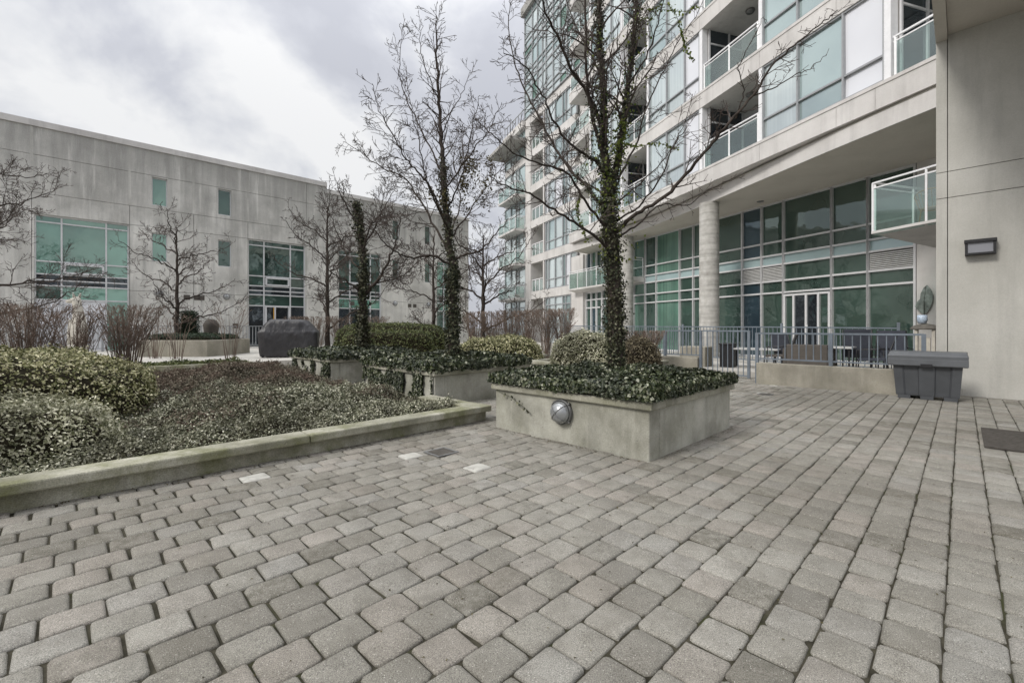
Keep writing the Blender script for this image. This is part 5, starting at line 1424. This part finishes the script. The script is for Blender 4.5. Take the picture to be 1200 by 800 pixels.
# ------------------------------------------------------------------ barbecue under a cover
def covered_grill():
    c = pt(339, 384, 15.5); c.z = 0.25
    root = empty('covered_barbecue', c, 'barbecue under a dark grey fabric cover behind the farthest planter', 'barbecue')
    rot = Matrix.Rotation(0.18, 3, 'Z')
    m = MB(); n = 96
    lev = [(0.03, .90, .33), (0.12, .92, .345), (0.3, .94, .36), (0.5, .95, .365), (0.66, .955, .37), (0.80, .955, .375), (0.86, .95, .372), (0.885, .925, .36), (0.95, .88, .35), (1.05, .80, .335), (1.14, .72, .32), (1.20, .655, .30), (1.245, .60, .275), (1.268, .54, .24), (1.28, .40, .17), (1.285, .12, .05)]
    for z, hx, hy in lev:
        for k in range(n):
            a = 2*PI*k/n; ca, sa = math.cos(a), math.sin(a); e = 0.42 if z < 0.9 else 0.55
            x = math.copysign(abs(ca)**e, ca)*hx; y = math.copysign(abs(sa)**e, sa)*hy
            drape = max(0.0, 1-z/1.15)
            fold = 0.028*math.sin(x*15+2.2*math.sin(z*2.2)+y*9) * drape + 0.030*lump((x*1.2, y*1.5, z*0.6), 2.4) + 0.030*lump((x*1.3+z*1.8, y, z*2.4-x*1.4), 1.9)
            f2 = 1+fold/0.5
            q = c + rot @ Vector((x*(1+fold*0.5), y*f2, z + 0.02*lump((x*2.5, y*3, 5.0), 2.0)*(1 if z > 0.1 else 1.4) + (0.02 if x < -0.2 and z > 1 else 0)))
            q.z = max(q.z, c.z+0.015); m.v.append(tuple(q))
    for j in range(len(lev)-1):
        for k in range(n):
            k2 = (k+1) % n; m.f.append((j*n+k, j*n+k2, (j+1)*n+k2, (j+1)*n+k)); m.m.append(0); m.sm.append(True)
    m.f.append(tuple((len(lev)-1)*n+k for k in range(n))); m.m.append(0); m.sm.append(True)
    m.build('cover', MT['cover'], root)
    m = MB()
    for x, y in ((-0.75, -0.28), (0.75, -0.28), (-0.75, 0.28), (0.75, 0.28)):
        q = c + rot @ Vector((x, y, 0.0)); m.lathe(q + rot @ Vector((0, -0.02, 0.055)), [(0.05, 0), (0.05, 0.04)], 12, rot @ Vector((0, 1, 0)))
    m.build('casters', MT['black_metal'], root)
covered_grill()

# ------------------------------------------------------------------ things on the ground
m = MB(); m.abox(-1.25, -0.16, 6.80, 8.08, 0.003, 0.018)
setp(m.build('door_mat', MT['mat_dark'], origin=W(-0.7, 7.4, 0)), 'dark rough square mat lying on the paving at the right edge', 'mat')
def drain(c, s, label):
    root = empty('floor_drain', c, label, 'drain', 'floor drains'); c = Vector(c)
    m = MB()
    for k in (-1, 1): m.obox(c+AX*(k*s)+UP*0.006, AX*0.012, BX*(s+0.012), UP*0.004); m.obox(c+BX*(k*s)+UP*0.006, AX*(s-0.012), BX*0.012, UP*0.004)
    m.build('rim', MT['lamp_metal'], root)
    m = MB(); m.obox(c+UP*0.003, AX*(s-0.012), BX*(s-0.012), UP*0.002); m.build('well', MT['mat_dark'], root)
    m = MB()
    for k in range(-4, 5): m.obox(c+AX*(k*s/5)+UP*0.007, AX*0.006, BX*(s-0.014), UP*0.003)
    m.build('grate', MT['stone_dark'], root)
drain((Vector(((517-600)/146*H, F/146*H, 0.0)))[:], 0.115, 'square dark floor drain between the white pavers near the kerb')
drain((Vector(((897-600)/78*H, F/78*H, 0.0)))[:], 0.10, 'small square floor drain near the low concrete wall')

# far terrace planter with box hedge, topiary, pots
tp = empty('concrete_planter', ((212-600)/F*16, 16, 0.25), 'pale concrete planter on the terrace with a dark low hedge and a leafless tree', 'planter', None)
m = MB(); x0, x1 = (163-600)/F*16, (254-600)/F*16
poly = [(x0+0.35, 15.5), (x1-0.0, 15.5), (x1+0.1, 16.1), (x1-0.1, 18.2), (x0, 18.2), (x0-0.05, 16.0)]
m.prism(poly, 0.2, 0.82); m.build('wall', MT['conc_low'], tp, bevel=0.02)
m = MB(); m.prism([(x0+0.45, 15.65), (x1-0.12, 15.65), (x1-0.05, 16.1), (x1-0.2, 18.0), (x0+0.2, 18.0), (x0+0.15, 16.1)], 0.80, 0.84); m.build('soil', MT['soil'], tp)
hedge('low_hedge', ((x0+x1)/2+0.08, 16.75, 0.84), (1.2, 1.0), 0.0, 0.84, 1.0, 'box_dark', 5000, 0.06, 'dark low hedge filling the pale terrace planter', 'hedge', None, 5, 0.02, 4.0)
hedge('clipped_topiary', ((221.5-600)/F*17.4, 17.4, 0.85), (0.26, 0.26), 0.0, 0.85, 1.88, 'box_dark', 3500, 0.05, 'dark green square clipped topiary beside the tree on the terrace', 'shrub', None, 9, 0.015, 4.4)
m = MB(); m.lathe(((247.5-600)/F*18.5, 18.5, 0.25), [(0.18, 0.0), (0.22, 0.5), (0.27, 1.0), (0.29, 1.12), (0.20, 1.30), (0.08, 1.36)], 18)
setp(m.build('covered_pot', MT['taupe'], origin=((247.5-600)/F*18.5, 18.5, 0.25)), 'grey wrapped pot on the terrace right of the square topiary', 'pot')
# pale statue before the big window
def statue():
    Z = 14.5; c = Vector(((91-600)/F*Z, Z, 0.25))
    root = empty('statue', c, 'pale stone animal statue with pricked ears in front of the big window', 'statue')
    m = MB(); m.abox(0, 0, 0, 0, 0, 0) if False else None
    m.lathe(c, [(0.26, 0), (0.26, 0.42), (0.22, 0.46)], 16); m.build('pedestal', MT['stone_pale'], root)
    m = MB()
    body = [c+Vector((0.05, 0, 0.46)), c+Vector((0.05, 0, 0.9)), c+Vector((0.04, 0, 1.35)), c+Vector((0.0, 0, 1.65)), c+Vector((-0.03, 0, 1.82)), c+Vector((-0.05, 0, 1.93)), c+Vector((-0.05, 0, 2.0))]
    m.tube(body, [0.20, 0.21, 0.16, 0.12, 0.12, 0.115, 0.06], 14)
    m.tube([c+Vector((-0.02, -0.02, 1.88)), c+Vector((-0.14, -0.05, 1.87)), c+Vector((-0.25, -0.07, 1.84)), c+Vector((-0.29, -0.08, 1.83))], [0.10, 0.075, 0.055, 0.03], 12)
    for sx in (-0.055, 0.05): m.tube([c+Vector((-0.03+sx*0.4, sx, 1.96)), c+Vector((-0.02+sx*0.8, sx*1.3, 2.06)), c+Vector((-0.02+sx, sx*1.5, 2.13))], [0.04, 0.03, 0.006], 8)
    for sx in (-0.1, 0.1): m.tube([c+Vector((-0.1, sx, 1.25)), c+Vector((-0.17, sx, 0.8)), c+Vector((-0.16, sx, 0.47))], [0.07, 0.055, 0.06], 10)
    m.build('figure', MT['stone_pale'], root)
statue()
# dark patio table by the far left fence
def table(loc, w, d, h, top, leg, label, group='patio tables', rz=0.0):
    root = empty('patio_table', loc, label, 'table', group); loc = Vector(loc); R = Matrix.Rotation(rz, 3, 'Z')
    m = MB(); m.obox(loc+UP*(h-0.02), R@Vector((w/2, 0, 0)), R@Vector((0, d/2, 0)), UP*0.02); m.build('tabletop', MT[top], root, bevel=0.006)
    for sx in (-1, 1):
        for sy in (-1, 1):
            m = MB(); m.bar(loc+R@Vector((sx*(w/2-0.06), sy*(d/2-0.06), 0)), loc+R@Vector((sx*(w/2-0.06), sy*(d/2-0.06), h-0.04)), 0.035); m.build('leg', MT[leg], root)
def patio_chair(loc, rz, label, sling='cushion', group='patio chairs', hb=0.95):
    root = empty('patio_chair', loc, label, 'chair', group); loc = Vector(loc); R = Matrix.Rotation(rz, 3, 'Z'); T = lambda x, y, z: loc + R@Vector((x, y, z))
    m = MB(); m.obox(T(0, 0.0, 0.42), R@Vector((0.25, 0, 0)), R@Vector((0, 0.25, 0.012)), UP*0.02); m.build('seat', MT[sling], root)
    m = MB(); m.obox(T(0, 0.33, 0.42+(hb-0.42)/2), R@Vector((0.25, 0, 0)), R@Vector((0, 0.075, (hb-0.42)/2)), R@Vector((0, 0.018, -0.004))); m.build('backrest', MT[sling], root)
    for sx in (-1, 1):
        m = MB(); m.tube([T(sx*0.27, -0.27, 0), T(sx*0.27, -0.25, 0.63), T(sx*0.27, 0.30, 0.66)], 0.014, 6); m.tube([T(sx*0.27, 0.30, 0.0), T(sx*0.27, 0.24, 0.42), T(sx*0.27, 0.42, hb)], 0.014, 6)
        m.build('side_frame', MT['black_metal'], root)
zp = 0.13
P3 = lambda px, Z: (((px-600)/F*Z), Z, zp)
table(P3(885, 12.6), 1.3, 0.7, 0.55, 'whitetop', 'black_metal', 'white topped patio table seen through the railing, left of the chairs', rz=-0.8)
table(P3(982, 10.6), 0.62, 0.6, 0.68, 'whitetop', 'black_metal', 'small white topped patio table with black legs beside the brown sofa', rz=-0.8)
patio_chair(P3(911, 11.4), -2.2, 'taupe sling patio chair at the end of the white table', 'taupe')
patio_chair(P3(926, 12.2), 1.9, 'dark patio chair behind the taupe chair near the glass door')
patio_chair(P3(1004, 10.9), 2.5, 'dark blue high backed patio chair right of the small white table', hb=1.08)
patio_chair(P3(1022, 10.0), -2.3, 'dark reclined patio chair near the middle post of the wall railing', 'cushion', hb=0.95)
patio_chair(P3(1050, 10.3), -0.5, 'black patio chair behind the left end of the grey bin', hb=1.05)
patio_chair(P3(1040, 11.4), 2.6, 'dark patio chair close to the glazing behind the black chair')
so_ = empty('patio_sofa', P3(949, 11.0), 'brown woven patio sofa behind the railing left of the small white table', 'sofa')
m = MB(); c = Vector(P3(949, 11.0)); u = (AX).normalized(); v = BX
m.obox(c+UP*0.22, u*0.42, v*0.36, UP*0.2); m.build('seat', MT['taupe'], so_, bevel=0.02)
m = MB(); m.obox(c-v*0.30+UP*0.56, u*0.42, v*0.06, UP*0.16); m.build('backrest', MT['taupe'], so_, bevel=0.02)
for k in (-1, 1):
    m = MB(); m.obox(c+u*(k*0.46)+UP*0.32, u*0.038, v*0.36, UP*0.3); m.build('armrest', MT['taupe'], so_, bevel=0.01)
m = MB(); cc = Vector(P3(853, 12.9)); cc.z = 0.13
m.obox(cc+UP*0.32, AX*0.16, BX*0.2, UP*0.32); m.obox(cc+UP*0.66, AX*0.18, BX*0.22, UP*0.022)
setp(m.build('black_crate', MT['black_metal'], origin=cc, bevel=0.01), 'black upright box standing behind the patio gate', 'box')
m = MB(); m.abox(5.2, 5.95, 13.0, 13.6, 0.13, 0.70)
setp(m.build('concrete_block', MT['conc_low'], origin=W(5.5, 13.3, 0.13), bevel=0.015), 'pale concrete block with a flat top behind the patio gate and column', 'block')

# stone lantern with pot, leaf wall ornament
def lantern():
    c = Vector(((1084-600)/F*9.9, 9.9, 0.13)); root = empty('stone_lantern', c, 'square stone lantern with a domed roof by the light pier behind the bin', 'lantern')
    m = MB()
    for sx in (-1, 1):
        for sy in (-1, 1): m.obox(c+AX*(sx*0.14)+BX*(sy*0.14)+UP*0.58, AX*0.028, BX*0.028, UP*0.5)
    m.obox(c+UP*0.06, AX*0.19, BX*0.19, UP*0.06); m.obox(c+UP*0.5, AX*0.09, BX*0.09, UP*0.40)
    m.build('body', MT['stone_pale'], root, bevel=0.006)
    m = MB(); m.lathe(c+UP*1.08, [(0.25, 0.0), (0.255, 0.025), (0.22, 0.07), (0.14, 0.11), (0.05, 0.13), (0.0, 0.132)], 20); m.build('roof', MT['stone_dark'], root)
    p = c + Vector((-0.06, 0, 1.215)); m = MB(); m.lathe(p, [(0.07, 0.0), (0.09, 0.08), (0.085, 0.18), (0.075, 0.185)], 16)
    setp(m.build('flower_pot', MT['pot_blue'], origin=p), 'small blue and white pot standing on the stone lantern', 'pot')
    q = c + AX*(-0.22) + BX*(-0.12); m = MB(); m.lathe(q, [(0.07, 0.0), (0.10, 0.3), (0.11, 0.52)], 12)
    setp(m.build('brick_pot', MT['brick_red'], origin=q), 'reddish pot beside the stone lantern', 'pot')
lantern()
t = tL(1088); c = Lp(t, 0.16, H+(HZ-352)/F*Lp(t).y)
m = MB(); sc = 0.42
u = LD; out = []
prof = [(-0.05, -0.95), (-0.28, -0.75), (-0.52, -0.42), (-0.45, -0.1), (-0.25, 0.1), (-0.22, 0.45), (-0.05, 0.85), (0.12, 1.0), (0.32, 0.7), (0.45, 0.3), (0.42, -0.1), (0.30, -0.5), (0.12, -0.8)]
front = [c - u*(x*sc) + UP*(y*sc) + LN*0.03 for x, y in prof]; back = [p - LN*0.02 for p in front]; mid = c + LN*0.07 + UP*0.02
for i in range(len(prof)):
    j = (i+1) % len(prof); m.face([front[i], front[j], mid]); m.face([back[i], back[j], front[j], front[i]])
m.face(list(reversed(back)))
m.tube([c-UP*0.42+LN*0.05, c+LN*0.085, c+UP*0.38-u*0.03+LN*0.045], [0.012, 0.014, 0.006], 6)
setp(m.build('leaf_ornament', MT['verdigris'], origin=c), 'curled metal leaf ornament hanging on the light pier above the lantern', 'ornament')

# leaf litter and crumbs on the paving
LP = []; rr = random.Random(77)
for i in range(700):
    a = rr.uniform(-0.8, 4.4); b = rr.uniform(0.2, 10.5)
    if 2.0 < a < 4.25 and 3.8 < b < 6.0: continue
    LP.append(W(a, b, 0.006)[:])
for i in range(420):
    b = rr.uniform(-0.5, 4.0); LP.append(W(4.56-abs(rr.gauss(0, .05)), b, 0.006)[:])
for i in range(160):
    LP.append(W(rr.uniform(2.1, 4.2), 3.84-abs(rr.gauss(0, .04)), 0.006)[:]); LP.append(W(2.04-abs(rr.gauss(0, .04)), rr.uniform(3.9, 5.9), 0.006)[:])
setp(leaf_mesh('leaf_litter', np.array(LP), np.tile([[0, 0, 1.0]], (len(LP), 1)), 0.014, [MT['ivy_brown']], jitter=0.25), 'tiny dry leaf bits scattered on the pavers', 'leaf litter', kind='stuff')
